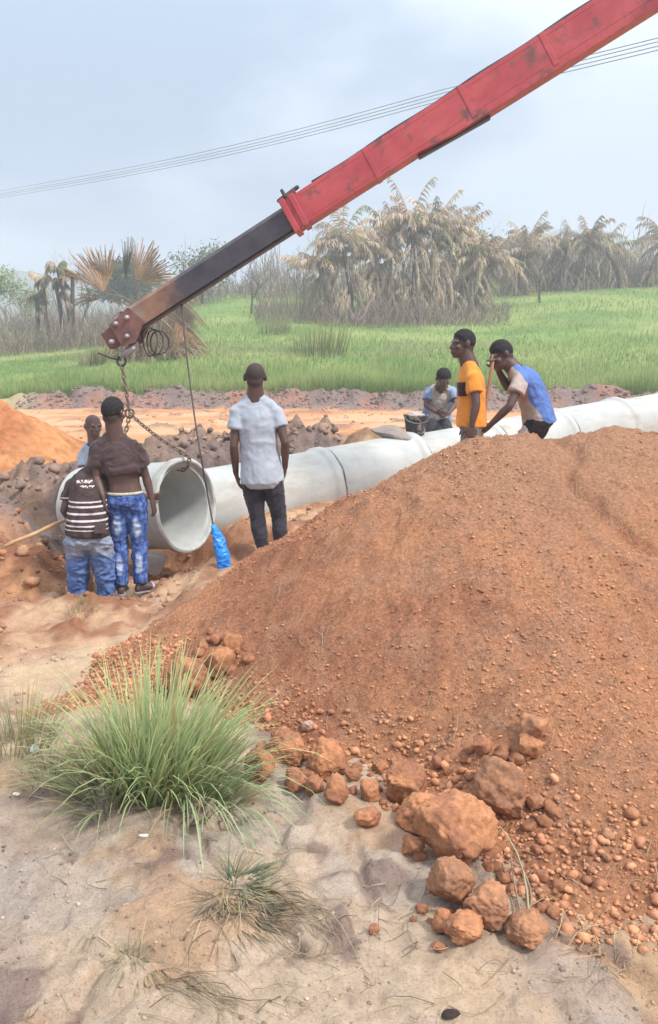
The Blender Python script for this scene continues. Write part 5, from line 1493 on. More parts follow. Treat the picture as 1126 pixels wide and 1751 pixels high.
def panel(co):
    rel = co - np.array(p.J['P']); ax = np.array((p.J['N'] - p.J['P']).normalized())
    fr = np.cross(np.array((0, -1.0, 0)), ax); fr = -fr if fr[0] > 0 else fr
    near = ss(0.16, 0.20, np.hypot(*(co - np.array(p.J['elL'].lerp(p.J['shL'], 0.5)))[:, [0, 2]].T) * 1.0)
    d = rel @ fr
    q = d + 0.03 * fbm3(co * 5, 3, 2)
    a = np.array(p.J['shL']); b = np.array(p.J['elL']); t_ = np.clip(((co - a) @ (b - a)) / ((b - a) @ (b - a)), 0, 1)
    ds = np.linalg.norm(co - (a + t_[:, None] * (b - a)), axis=1)
    return np.where((ds < 0.078) & (t_ > 0.12), 0.5, q)
p.shirt(two_tone('blue_beige_jersey', (0.46, 0.38, 0.34), (0.115, 0.20, 0.48), 0.02, None), lo=-0.06, sleeve=0.52, loose=0.022, hem=0.012, seed=54, wr=0.018, extra={'panel': panel}, sl_r=0.074)
def stripe(co):
    rel = co - np.array(p.J['hipL']); return np.where((np.abs(rel[:, 0] + 0.13 + 0.42 * (rel[:, 2] + 0.1)) < 0.045) & (rel[:, 1] < 0.03), 0.5, 0.0)
p.trousers(two_tone('black_shorts', (0.50, 0.42, 0.42), (0.022, 0.016, 0.018), 0.25, None), 0.9, thigh=0.115, knee=0.095, ankle=0.08, seed=55, extra={'panel': stripe})
sh_a = P(844, 606, 7.56); sh_b = P(822, 760, 7.42)
dd = (sh_b - sh_a); tip_ = sh_a + dd * 1.18
shovel('shovel', sh_a, tip_, None, 'shovel with a smooth brown shaft held upright by the bending man', SHAFT)

# --- man stooping behind the pipes
j = joints({'head': (759, 647, 11.66), 'N': (754, 662, 12.020), 'mid': (749, 688, 12.120), 'shR': (734, 668, 12.000), 'shL': (774, 668, 12.000), 'elR': (729, 692, 11.900), 'wrR': (746, 704, 11.680), 'handR': (756, 706, 11.620), 'elL': (779, 690, 11.900), 'wrL': (768, 706, 11.700), 'handL': (760, 712, 11.650),
    'P': (746, 716, 12.200), 'hipR': (737, 720, 12.200), 'hipL': (755, 720, 12.200), 'knR': (736, 765, 12.000), 'knL': (757, 765, 12.000), 'anR': (735, 805, 12.200), 'anL': (758, 805, 12.200)}, 12.000)
for sd in 'LR': settle(j, sd, (0, -1, 0))
feet_from(j, (0, -1, 0)); check('stoop', j)
j['headup'] = Vector((0, -0.5, 0.85))
p = Person('stooping man in a dusty V-neck shirt working behind the pipes', (j['anL'].x, 12.200, j['anL'].z - 0.079), j, Vector((0, -1, 0)), (0.12, -0.80, -0.55), build=1.12)
p.body(0.9, 0.9, hscale=1.22)
p.eyes(1.22)
p.hair(HAIRM, 0.014, 0.05, -0.03, hscale=1.22)
def panel2(co): return 0.13 - np.abs((co - np.array(p.J['P']))[:, 0])
p.shirt(two_tone('blue_sleeved_jersey', (0.42, 0.38, 0.33), (0.24, 0.32, 0.48), 0.0, None), lo=-0.10, sleeve=0.65, loose=0.024, seed=64, wr=0.02, extra={'panel': panel2}, neck=0.90, sl_r=0.078)
p.trousers(cloth('black_shorts_plain', (0.02, 0.02, 0.025), (0.05, 0.045, 0.05)), knee_cut=0.95, thigh=0.115, knee=0.10, seed=65)

# poles by the trench on the left
def rest(px, py, d, fn): 
    return P(px, py, d)
q0 = P(8, 934, 6.75); q1 = P(150, 872, 7.15)
b = Buf(q0); b.tube([q0.lerp(q1, i / 8) + Vector((0, 0, 0.004 * math.sin(i * 1.7))) for i in range(9)], 0.0165, 10)
tag(link('wooden_pole', b.mesh('wooden_pole'), WOOD, None, q0), 'pale wooden tool handle held out left by the striped man', 'pole')
a_ = hit(38, 977, lambda x, y: np.maximum(ground(x, y), h4(x, y))); c_ = hit(84, 936, lambda x, y: np.maximum(ground(x, y), h4(x, y)))
b = Buf(a_); lift = Vector((0, 0, 0.012)); b.tube([a_.lerp(c_, i / 6) + lift for i in range(7)], 0.013, 8)
tag(link('stick', b.mesh('stick'), WOOD2, None, a_), 'dark stick lying on the spoil below the pale tool handle', 'stick')
# ------------------------------------------------------------------ grasses
GRASSM = vcol('green_blades', 0.6, 8, 0.15, 1, 0, 0, 0.3, 0.42)
DRYM = vcol('dry_blades', 0.8, 8, 0.2, 1, 0, 0, 0.2, 0.15)
def blades(roots, dirs, lengths, widths, droop, cols0, cols1, seg=5, seed=0, curl=None):
    """ribbons: each starts upright along dirs and bends down; numpy arrays, returns v, f, c"""
    n = len(roots); r = np.random.default_rng(seed)
    az = np.arctan2(dirs[:, 1], dirs[:, 0]); side = np.stack([-np.sin(az), np.cos(az), np.zeros(n)], 1)
    tw = r.uniform(-1.0, 1.0, n)[:, None]; fl = np.stack([np.cos(az), np.sin(az), np.zeros(n)], 1)
    side = side * np.cos(tw) + fl * np.sin(tw)
    V, K = [], []
    p = roots.copy(); d = dirs / np.linalg.norm(dirs, axis=1, keepdims=True)
    for k in range(seg + 1):
        t = k / seg
        w = widths * (1 - t) ** 0.7 * (0.7 + 0.3 * min(1, t * 4))
        V.append(p + side * w[:, None] / 2); V.append(p - side * w[:, None] / 2)
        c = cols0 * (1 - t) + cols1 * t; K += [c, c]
        d = d + np.array((0, 0, -1.0)) * (droop / seg * (0.4 + 1.2 * t))[:, None]
        d = d / np.linalg.norm(d, axis=1, keepdims=True)
        p = p + d * (lengths / seg)[:, None]
    m = 2 * (seg + 1)
    v = np.stack(V, 1).reshape(-1, 3); c = np.stack(K, 1).reshape(-1, 3)
    base = (np.arange(n) * m)[:, None, None]
    q = np.array([[2 * k, 2 * k + 1, 2 * k + 3, 2 * k + 2] for k in range(seg)])[None]
    return v, (base + q).reshape(-1, 4), c
def tussock(name, c, rad, n, lmin, lmax, spread, droop, g0, g1, label, cat, seed, mat=None, lean=(0, 0), width=0.006, fn=surf, dead=0.1, zc=1.0):
    r = np.random.default_rng(seed)
    a = r.uniform(0, 6.283, n); rr = rad * np.sqrt(r.random(n))
    x = c.x + rr * np.cos(a); y = c.y + rr * np.sin(a)
    roots = np.stack([x, y, fn(x, y) - 0.01], 1)
    out = (rr / rad) ** 0.8 * spread * r.uniform(0.5, 1.3, n)
    aa = a + r.normal(0, 0.5, n)
    dirs = np.stack([np.cos(aa) * out + lean[0], np.sin(aa) * out + lean[1], np.full(n, zc)], 1)
    ln = r.uniform(lmin, lmax, n); w = width * r.uniform(0.6, 1.35, n)
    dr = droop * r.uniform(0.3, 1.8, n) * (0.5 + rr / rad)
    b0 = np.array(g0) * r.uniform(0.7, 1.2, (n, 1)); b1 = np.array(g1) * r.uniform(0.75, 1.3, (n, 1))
    dd_ = r.random(n) < dead
    b0[dd_] = np.array((0.36, 0.27, 0.14)) * r.uniform(0.8, 1.2, (dd_.sum(), 1)); b1[dd_] = np.array((0.48, 0.38, 0.20)) * r.uniform(0.8, 1.2, (dd_.sum(), 1))
    v, f, k = blades(roots, dirs, ln, w, dr, b0, b1, 6, seed)
    v -= np.array(c)
    o = link(name, mesh_np(name, v, f, True, k), mat or GRASSM, None, c)
    return tag(o, label, cat) if label else o
gc = hit(268, 1342)
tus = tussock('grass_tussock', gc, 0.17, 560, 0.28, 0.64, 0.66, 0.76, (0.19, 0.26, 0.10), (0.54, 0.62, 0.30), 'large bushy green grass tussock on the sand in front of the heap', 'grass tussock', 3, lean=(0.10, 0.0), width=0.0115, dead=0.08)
g2 = tussock('blade_clump', hit(190, 1360), 0.12, 230, 0.20, 0.40, 0.8, 0.9, (0.22, 0.25, 0.13), (0.46, 0.52, 0.30), None, None, 4, lean=(-0.25, -0.1), width=0.008)
M_ = g2.location - tus.location; g2.parent = tus; g2.location = M_
g2 = tussock('blade_clump', hit(340, 1360), 0.14, 270, 0.26, 0.48, 0.8, 1.3, (0.19, 0.26, 0.13), (0.45, 0.55, 0.31), None, None, 5, lean=(0.25, -0.2), width=0.009)
M_ = g2.location - tus.location; g2.parent = tus; g2.location = M_
# thin weeds at the left edge
tussock('weed', hit(38, 1270), 0.14, 260, 0.14, 0.34, 0.7, 0.8, (0.22, 0.23, 0.13), (0.40, 0.44, 0.24), 'thin pale green weeds at the left edge beside the tussock', 'weed', 6, width=0.0045, dead=0.3)
tussock('weed', hit(85, 1330), 0.10, 160, 0.12, 0.25, 0.9, 1.0, (0.22, 0.21, 0.14), (0.36, 0.37, 0.22), 'sparse greyish weeds between the left edge and the tussock', 'weed', 7, width=0.004, dead=0.4)
# flattened tufts in the foreground
c = hit(425, 1560)
t1_ = tussock('dry_tuft', c, 0.15, 620, 0.08, 0.26, 0.9, 0.9, (0.065, 0.065, 0.05), (0.22, 0.20, 0.155), 'flattened half-dead grass tuft in the middle foreground', 'grass tuft', 8, DRYM, lean=(1.2, -0.5), width=0.0042, dead=0.3, zc=0.18)
g2 = tussock('blade_clump', hit(370, 1560), 0.10, 240, 0.06, 0.20, 0.8, 1.0, (0.09, 0.08, 0.06), (0.30, 0.27, 0.21), None, None, 19, DRYM, lean=(-0.5, -0.8), width=0.004, dead=0.35, zc=0.3)
M_ = g2.location - t1_.location; g2.parent = t1_; g2.location = M_
g2 = tussock('green_blade_clump', hit(425, 1508), 0.08, 200, 0.06, 0.18, 0.9, 1.0, (0.08, 0.12, 0.07), (0.26, 0.36, 0.22), None, None, 9, lean=(0.6, -0.2), width=0.005, zc=0.4)
M_ = g2.location - t1_.location; g2.parent = t1_; g2.location = M_
tussock('dry_tuft', hit(235, 1640), 0.045, 170, 0.06, 0.16, 1.5, 1.2, (0.16, 0.15, 0.09), (0.34, 0.32, 0.21), 'small dry grass tuft at the lower left of the foreground', 'grass tuft', 10, DRYM, lean=(0.6, -0.8), width=0.0035, dead=0.3, zc=0.4)
tussock('weed', hit(135, 1042), 0.16, 90, 0.05, 0.13, 1.0, 0.8, (0.17, 0.22, 0.09), (0.27, 0.34, 0.14), 'low green weeds on the ground below the men at left', 'weed', 12, width=0.006)
# straw: long stems lying about
def straw(name, spec, label, seed, width=0.004, cat='straw'):
    r = np.random.default_rng(seed); V, F, K = [], [], []; n0 = 0
    for (px, py, px2, py2, lift) in spec:
        a, b = hit(px, py, surf_fast), hit(px2, py2, surf_fast); n = 7
        bend = Vector((r.normal(0, 0.012), r.normal(0, 0.012), 0))
        dr_ = (b - a); sd = Vector((-dr_.y, dr_.x, 0)); sd = sd.normalized() if sd.length > 1e-5 else Vector((1, 0, 0))
        col = np.array((0.50, 0.40, 0.25)) * r.uniform(0.65, 1.15)
        if r.random() < 0.25: col = np.array((0.20, 0.14, 0.11)) * r.uniform(0.7, 1.2)
        tt = np.arange(n) / (n - 1); qx = lerp(a.x, b.x, tt) + bend.x * np.sin(tt * 3.14) * 2; qy = lerp(a.y, b.y, tt) + bend.y * np.sin(tt * 3.14) * 2
        zz = surf_fast(qx, qy) + 0.004 + 0.012 * np.sin(tt * 3.14) if lift == 0 else lerp(a.z, b.z, tt) + lift * np.sin(tt * 1.57) + 0.004
        for k in range(n):
            t = tt[k]; w = width * (1 - 0.6 * t) * (0.7 + 0.6 * r.random())
            for s_, h_ in ((1, 0), (-0.5, 0.6), (-0.5, -0.6)): V.append((qx[k] + sd.x * w * s_ * .5, qy[k] + sd.y * w * s_ * .5, zz[k] + h_ * w * .6)); K.append(col)
        for k in range(n - 1):
            for e in range(3): F.append((n0 + k * 3 + e, n0 + k * 3 + (e + 1) % 3, n0 + k * 3 + 3 + (e + 1) % 3, n0 + k * 3 + 3 + e))
        n0 += n * 3
    me = mesh_np(name, np.array(V), np.array(F), True, np.array(K))
    return tag(link(name, me, DRYM), label, cat)
rs = random.Random(12)
sp = []
for k in range(46):          # dark stems trailing right from the flattened tuft
    x0, y0 = rs.uniform(380, 500), rs.uniform(1500, 1570); L_ = rs.uniform(60, 190); a = rs.uniform(0.05, 0.75)
    sp.append((x0, y0, x0 + L_ * math.cos(a), y0 + L_ * math.sin(a), 0))
for k in range(16):
    x0, y0 = rs.uniform(340, 440), rs.uniform(1500, 1600); L_ = rs.uniform(40, 110); a = rs.uniform(1.0, 2.6)
    sp.append((x0, y0, x0 + L_ * math.cos(a), y0 + L_ * math.sin(a), 0))
o = straw('dry_stems', sp, 'dry stems trailing from the flattened foreground tuft over the sand', 21, 0.0042); o['kind'] = 'stuff'
sp = []
for k in range(24):
    x0, y0 = rs.uniform(260, 330), rs.uniform(1660, 1700); L_ = rs.uniform(60, 170); a = rs.uniform(0.2, 0.6)
    sp.append((x0, y0, x0 + L_ * math.cos(a), y0 + L_ * math.sin(a), 0))
for k in range(110):
    x0, y0 = rs.uniform(0, 1126), rs.uniform(1440, 1745); L_ = rs.uniform(14, 60) * (1.8 if rs.random() < .15 else 1); a = rs.uniform(0, 6.28)
    sp.append((x0, y0, x0 + L_ * math.cos(a), y0 + 0.5 * L_ * math.sin(a), 0))
for k in range(60):
    x0, y0 = rs.uniform(500, 1126), rs.uniform(1480, 1740); L_ = rs.uniform(30, 90); a = rs.gauss(2.4, 0.5)
    sp.append((x0, y0, x0 + L_ * math.cos(a), y0 + 0.7 * L_ * math.sin(a), 0))
o = straw('scattered_straw', sp, 'scattered straw bits on the foreground sand', 22, 0.0034); o['kind'] = 'stuff'
sp = []
for k in range(95):
    x0 = rs.uniform(420, 1126); y0 = rs.uniform(800, 1330); L_ = rs.uniform(12, 46); a = rs.uniform(0, 6.28)
    if y0 < 985 - 0.62 * (x0 - 400) + 40: continue
    sp.append((x0, y0, x0 + L_ * math.cos(a), y0 + 0.7 * L_ * math.sin(a), 0))
sp += [(738, 1192, 752, 1240, 0), (752, 1196, 742, 1215, 0), (775, 1215, 772, 1275, 0), (706, 1272, 735, 1268, 0), (735, 1268, 748, 1282, 0), (690, 1270, 712, 1276, 0), (560, 1250, 568, 1215, 0),
       (880, 898, 888, 925, 0), (884, 925, 874, 938, 0), (895, 985, 900, 1022, 0), (893, 1022, 935, 1028, 0), (860, 800, 935, 828, 0), (870, 845, 850, 860, 0), (800, 1302, 862, 1296, 0), (665, 1112, 700, 1085, 0), (890, 880, 880, 915, 0),
       (505, 900, 470, 945, 0), (480, 995, 470, 1045, 0), (440, 1020, 470, 1030, 0), (440, 1065, 500, 1058, 0)]
o = straw('scattered_straw', sp, 'pale straw bits lying on the red soil heap', 23, 0.0036); o['kind'] = 'stuff'
straw('straw_stalk', [(905, 1612, 852, 1462, 0.10), (900, 1606, 872, 1490, 0.06), (905, 1560, 880, 1490, 0.05)], 'bent tall straw stalks by the clods at right foreground', 24, 0.011, 'straw')

# litter
bz = hit(58, 1286)
b = Buf(bz); b.ell(bz + Vector((0, 0, 0.012)), Vector((0.026, 0, 0)), Vector((0, 0.02, 0)), Vector((0, 0, 0.016)))
tag(link('bottle_cap', b.fused('bottle_cap', 0.005, 1, 0.006, (60, 60, 60), 3), simple('pale_blue_plastic', (0.42, 0.50, 0.62), (0.58, 0.64, 0.72), 30, 0.4, 0.1, 50), None, bz), 'small pale blue plastic scrap at the left edge by the weeds', 'litter')
def scrap(px, py, w, label, seed):
    c = hit(px, py); bv, bf = ico(3, seed, 0.9, 1.6); bv = bv * np.array((w, w * 0.6, w * 0.28))
    me = mesh_np('paper_scrap', bv, bf, False)
    tag(link('paper_scrap', me, simple('white_paper', (0.66, 0.68, 0.66), (0.80, 0.81, 0.78), 30, 0.8, 0), None, c + Vector((0, 0, w * 0.15))), label, 'litter')
scrap(246, 1430, 0.020, 'white paper scrap on the sand below the tussock', 71)
scrap(28, 1360, 0.022, 'white scrap at the left edge under the weeds', 72)
c = hit(770, 1741)
bv, bf = ico(3, 73, 0.6, 1.2); bv = bv * np.array((0.026, 0.016, 0.010))
tag(link('charred_clod', mesh_np('charred_clod', bv, bf, True, np.tile([[0.05, 0.035, 0.03]], (len(bv), 1))), crumb_mat, None, c + Vector((0, 0, 0.008))), 'small dark charred clod at the bottom edge', 'clod')

# ------------------------------------------------------------------ field of grass
def field():
    r = np.random.default_rng(40); n = 95000
    px = r.uniform(-80, 1230, n); d = 30.2 * (84 / 30.2) ** (r.random(n) ** 1.35)
    x = (px - CX) / FPX * d * 1.02; y = d
    by = bank_y(x)
    k = (y > by + 0.25) & ((x > -11) | (y > by + 1.5 - 2.5 * r.random(n)))
    thin = fbm(x * 0.12, y * 0.12, 45, 3)
    k &= (y < 46) | (r.random(n) < 0.55 + 0.6 * thin)
    x, y, d, thin = x[k], y[k], d[k], thin[k]; n = len(x)
    z = ground(x, y)
    edge = ss(9, 0, y - bank_y(x))
    h = lerp(0.34, 0.85, edge) * r.uniform(0.55, 1.25, n) * (1 + 0.5 * fbm(x * 0.35, y * 0.35, 46, 3))
    h = h * lerp(0.6, 1.0, ss(-14, -4, x))
    dirs = np.stack([r.normal(0.05, 0.22, n), r.normal(0, 0.22, n), np.ones(n)], 1)
    tone = r.random((n, 1)); patch = ss(-0.25, 0.3, fbm(x * 0.3, y * 0.2, 47, 3))[:, None]
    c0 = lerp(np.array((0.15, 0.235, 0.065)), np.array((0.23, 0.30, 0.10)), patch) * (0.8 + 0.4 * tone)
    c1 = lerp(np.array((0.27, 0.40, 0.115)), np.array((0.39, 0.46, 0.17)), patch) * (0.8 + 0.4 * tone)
    dry = (r.random(n) < 0.05) | ((y > 40) & (thin < -0.22) & (r.random(n) < 0.5)); c0[dry] = np.array((0.32, 0.27, 0.16)); c1[dry] = np.array((0.45, 0.40, 0.25))
    w = (0.026 + 0.0006 * (y - 30)) * r.uniform(0.6, 1.4, n)
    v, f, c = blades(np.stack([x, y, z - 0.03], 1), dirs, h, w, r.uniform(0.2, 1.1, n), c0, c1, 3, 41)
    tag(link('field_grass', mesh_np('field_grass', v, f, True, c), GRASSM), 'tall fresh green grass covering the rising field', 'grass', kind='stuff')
field()
def tall_clump(px, py, n, h, w, label, c0, c1, seed, mat=None, lean=(0, 0)):
    c = hit(px, py, ground, 25)
    tussock('grass_clump', c, w, n, h * 0.5, h, 0.25, 0.5, c0, c1, label, 'grass clump', seed, mat, lean, 0.035, ground, 0.15)
tall_clump(160, 624, 160, 1.1, 0.7, 'darker grass clump in the field below the fan palm', (0.12, 0.13, 0.06), (0.22, 0.23, 0.11), 51)
tall_clump(545, 605, 240, 2.0, 1.4, 'tall green weeds in the field below the palm thicket', (0.11, 0.17, 0.05), (0.26, 0.33, 0.10), 52)
tall_clump(470, 570, 160, 1.6, 1.0, 'pale green weeds left of the palm thicket', (0.17, 0.21, 0.10), (0.32, 0.36, 0.18), 53)

# ------------------------------------------------------------------ trees and palms
BARK = simple('pale_dead_bark', (0.20, 0.15, 0.13), (0.37, 0.30, 0.26), 3, 0.9, 0.5, 12, 0.05, stretch=(1, 1, 0.3))
BARKD = simple('scorched_bark', (0.045, 0.033, 0.03), (0.13, 0.095, 0.08), 3, 0.9, 0.5, 12, 0.05, stretch=(1, 1, 0.3))
LEAFM = vcol('dead_leaf', 0.85, 3, 0.25, 1, 0, 0, 0.2, 0.25)
GREENL = vcol('green_leaf', 0.7, 3, 0.25, 1, 0, 0, 0.25, 0.3)
def trunk_pts(c, h, lean, wig, r):
    pts = []; w1, w2 = r.uniform(-wig, wig), r.uniform(-wig, wig)
    for k in range(9):
        t = k / 8
        pts.append(c + Vector((lean[0] * t ** 1.3 + w1 * math.sin(t * 4), lean[1] * t ** 1.3 + w2 * math.sin(t * 3.3), h * t - 0.15 * (1 - t))))
    return pts
def frond_geo(r, top, az, elev, L_, droop, col, dens=26, leaf=0.7, hang=1.0, wl=0.085):
    """one feather leaf: arching midrib with strips hanging from it"""
    V, F, K = [], [], []
    d = Vector((math.cos(az) * math.cos(elev), math.sin(az) * math.cos(elev), math.sin(elev))); p = top.copy()
    pts = [p.copy()]; n = 14
    for k in range(n):
        d = d + Vector((0, 0, -droop / n * (0.5 + k / n))); d.normalize(); p = p + d * (L_ / n); pts.append(p.copy())
    sd = Vector((-math.sin(az), math.cos(az), 0))
    def quad(a, b, c, e, col):
        m = len(V); V.extend([a, b, c, e]); F.append((m, m + 1, m + 2, m + 3)); K.extend([col] * 4)
    for k in range(n):
        w = 0.035 * (1 - k / n) + 0.008
        quad(pts[k] + sd * w, pts[k] - sd * w, pts[k + 1] - sd * w * .8, pts[k + 1] + sd * w * .8, col * 0.9)
    for i in range(dens):
        t = 0.12 + 0.88 * (i + r.random()) / dens; k = min(n - 1, int(t * n)); q = pts[k].lerp(pts[k + 1], t * n - k)
        tg = (pts[k + 1] - pts[k]).normalized()
        for sg in (-1, 1):
            ll = leaf * (1 - 0.55 * abs(t - 0.4)) * r.uniform(0.6, 1.2)
            o = (sd * sg * r.uniform(0.35, 0.9) + tg * 0.6 + Vector((0, 0, -hang * r.uniform(0.5, 1.3)))).normalized()
            e1 = q + o * ll * 0.55; o2 = (o + Vector((0, 0, -0.8 * hang))).normalized(); e2 = e1 + o2 * ll * 0.5
            wv = tg * wl * 0.5
            cc = col * r.uniform(0.7, 1.25)
            quad(q + wv, q - wv, e1 - wv, e1 + wv, cc); quad(e1 + wv, e1 - wv, e2 - wv * .2, e2 + wv * .2, cc)
    return V, F, K
DEADC = [np.array((0.56, 0.43, 0.31)), np.array((0.48, 0.375, 0.28)), np.array((0.37, 0.285, 0.225)), np.array((0.60, 0.49, 0.33))]
def feather_palm(px, py, h, lean, label, seed, nf=20, skirt=26, spread=1.0, green=0.08, dark=False, L_=2.6, group='dead palms of the thicket', tone=1.0):
    r = random.Random(seed); c = hit(px, py, ground, 25)
    root = empty('dead_palm', c, label, 'palm', group)
    pts = trunk_pts(c, h, lean, 0.25, r)
    b = Buf(c); b.tube(pts, [0.17 - 0.05 * k / 8 + 0.02 * (k % 2) for k in range(9)], 8)
    link('trunk', b.mesh('trunk'), BARKD if dark else BARK, root)
    V, F, K = [], [], []
    def addf(top, az, el_, LL, dr, col, dens, leaf, hang):
        v, f, k = frond_geo(r, top, az, el_, LL, dr, col, dens, leaf, hang)
        m = len(V); V.extend(v); F.extend([tuple(i + m for i in q) for q in f]); K.extend(k)
    top = pts[-1]
    for k in range(nf):
        az = r.uniform(0, 6.28); col = DEADC[r.randrange(4)] * r.uniform(0.8, 1.15) * tone
        if r.random() < green: col = np.array((0.19, 0.21, 0.09))
        addf(top, az, r.uniform(0.1, 1.25), L_ * r.uniform(0.7, 1.15), r.uniform(0.7, 3.0) * spread, col, 22, 0.7, 0.9)
    me = mesh_np('crown', np.array([v - c for v in V]), np.array(F), False, np.array(K)); link('crown', me, LEAFM, root)
    V, F, K = [], [], []
    for k in range(skirt):
        t = r.uniform(0.3, 1.0); q = pts[int(t * 8)]
        addf(q, r.uniform(0, 6.28), r.uniform(-0.6, 0.3), L_ * r.uniform(0.6, 1.1), r.uniform(1.8, 3.2), DEADC[r.randrange(4)] * r.uniform(0.6, 1.05) * tone, 14, 0.5, 1.2)
    if V:
        me = mesh_np('dead_skirt', np.array([v - c for v in V]), np.array(F), False, np.array(K)); link('dead_skirt', me, LEAFM, root)
    return root
PAL = [ # px, py, height m, lean, label
 (565, 545, 4.2, (-0.9, 0), 'leftmost low dead palm of the thicket, leaning left'),
 (600, 548, 6.0, (-0.6, 0), 'tall slim dead palm at the left of the thicket, under the boom end'),
 (640, 545, 5.2, (0.2, 0.5), 'dead palm with drooping tan fronds, second from the left in the thicket'),
 (672, 542, 6.4, (-0.3, 0), 'tall dead palm left of the thicket middle'),
 (702, 543, 7.6, (0.1, 0.6), 'tallest dead palm, rising in the middle of the thicket'),
 (728, 540, 7.0, (0.5, 0), 'tall bushy dead palm just right of the tallest one'),
 (752, 538, 5.8, (1.0, 0.3), 'dead palm with pale fronds sweeping right'),
 (782, 534, 4.6, (1.4, 0), 'dead palm at the right of the thicket, bowing to the right'),
 (812, 530, 3.8, (1.0, 0), 'low dead palm at the right end of the thicket'),
]
for k, (px, py, h, lean, lab) in enumerate(PAL):
    feather_palm(px, py, h * 0.88, lean, lab, 700 + k, 34, 52, L_=3.3 if h > 5 else 2.8, dark=k % 3 == 1, tone=1.1)
for k, (px, py, h, lean, lab) in enumerate([(880, 505, 5.6, (0.3, 0), 'hazy brown dead palm right of the thicket'), (905, 500, 6.4, (-0.2, 0), 'hazy dead palm with dark trunk behind the bending man'), (945, 497, 5.8, (0.4, 0), 'hazy brown dead palm at the far right of the field'), (1000, 496, 6.6, (0, 0), 'dead palm on the crest right of the bending man'), (1060, 492, 5.4, (-0.5, 0), 'dead palm on the crest near the right edge'), (1110, 490, 6.5, (0.3, 0), 'rightmost dead palm on the crest')]):
    feather_palm(px, py, h * 0.62, (lean[0] * 3, 0), lab, 760 + k, 28, 40, L_=3.2, dark=True, group='dead palms on the crest', tone=0.85)
# pale fallen trunks leaning at the thicket foot
for k, (px, py, dx, h) in enumerate([(690, 541, -1.5, 3.2), (715, 538, -1.1, 3.0), (735, 536, -1.6, 2.6), (655, 545, 1.0, 2.4), (620, 552, 0.8, 2.0), (770, 533, -1.0, 2.4)]):
    c = hit(px, py, ground, 25); r = random.Random(k); b = Buf(c)
    b.tube(trunk_pts(c, h, (dx, 0.2), 0.15, r), [0.16 - 0.01 * i for i in range(9)], 8)
    tag(link('leaning_trunk', b.mesh('leaning_trunk'), BARK, None, c), ['longest pale bare trunk leaning left in the thicket middle', 'pale bare trunk leaning left just right of the longest one', 'pale bare trunk leaning strongly left under the bushy palm', 'pale bare trunk leaning right, left of the thicket middle', 'short pale trunk leaning right at the left of the thicket', 'pale bare trunk leaning left at the right of the thicket'][k], 'trunk', 'leaning trunks in the thicket')
# stumps and bleached remains in the field in front of the thicket
def stump(px, py, s, label, seed):
    c = hit(px, py, ground, 25); r = random.Random(seed); b = Buf(c)
    for k in range(9):
        a = r.uniform(0, 6.28); e = c + Vector((math.cos(a) * s * r.uniform(0.2, 0.9), math.sin(a) * s * 0.4, s * r.uniform(0.4, 1.3)))
        b.cap(c + Vector((r.uniform(-.1, .1) * s, 0, 0)), 0.13 * s, e, 0.05 * s, 7)
    tag(link('stump', b.mesh('stump', False), BARK, None, c), label, 'stump')
stump(718, 552, 1.0, 'bleached broken stump in the grass below the tallest palm', 3)
stump(607, 556, 0.9, 'bleached stump at the left foot of the palm thicket', 4)
stump(648, 560, 0.5, 'low pale stump in the grass under the palm thicket', 5)

# fan palm behind the boom tip
def fan_leaf(buf_c, base, mid, tipdir, size, fold, col, r, hang=0.0):
    V, F, K = [], [], []
    b = Buf(buf_c); b.tube([base, base.lerp(mid, 0.5) + Vector((0, 0, 0.05)), mid], 0.035, 6, 0.02)
    n = 22; tip = Vector(tipdir).normalized(); sd = tip.cross(Vector((0, -1, 0.2))).normalized(); nrm = sd.cross(tip).normalized()
    for k in range(n):
        a0 = (k / n - 0.5) * 2 * fold; a1 = ((k + 1) / n - 0.5) * 2 * fold; am = (a0 + a1) / 2
        ln = size * (0.85 + 0.15 * math.cos(am * 1.2)) * r.uniform(0.62, 1.08)
        def at(a, rr, lift):
            q = mid + (tip * math.cos(a) + sd * math.sin(a)) * rr + nrm * lift
            q.z -= (hang * 0.6 + 0.10 * abs(math.sin(a)) + 0.06 * math.sin(a * 9 + size)) * (rr / size) ** 2 * size
            q.y += 0.25 * math.sin(a * 3 + size * 5) * (rr / size) * size
            return q
        cc = col * r.uniform(0.72, 1.2)
        row = []
        for rr, ws in ((0.03, 1), (0.55, 1), (0.8, 0.75), (1.0, 0.12)):
            l_ = ln * rr; m_ = 0.05 * (1 if k % 2 else -1) * rr * size
            w = (a1 - a0) / 2 * ws * 0.82
            row.append((at(am - w, l_, 0), at(am, l_, m_), at(am + w, l_, 0)))
        o = len(V)
        for tr in row: V.extend(tr); K.extend([cc] * 3)
        for i in range(3):
            for e in range(2): F.append((o + i * 3 + e, o + i * 3 + e + 1, o + i * 3 + e + 4, o + i * 3 + e + 3))
    m = len(b.v); b.raw(V, F)
    me = bpy.data.meshes.new('leaf'); me.from_pydata([tuple(p_ - b.org) for p_ in b.v], [], b.f)
    set_col(me, np.concatenate([np.tile(col * 0.55, (m, 1)), np.array(K)]))
    return me
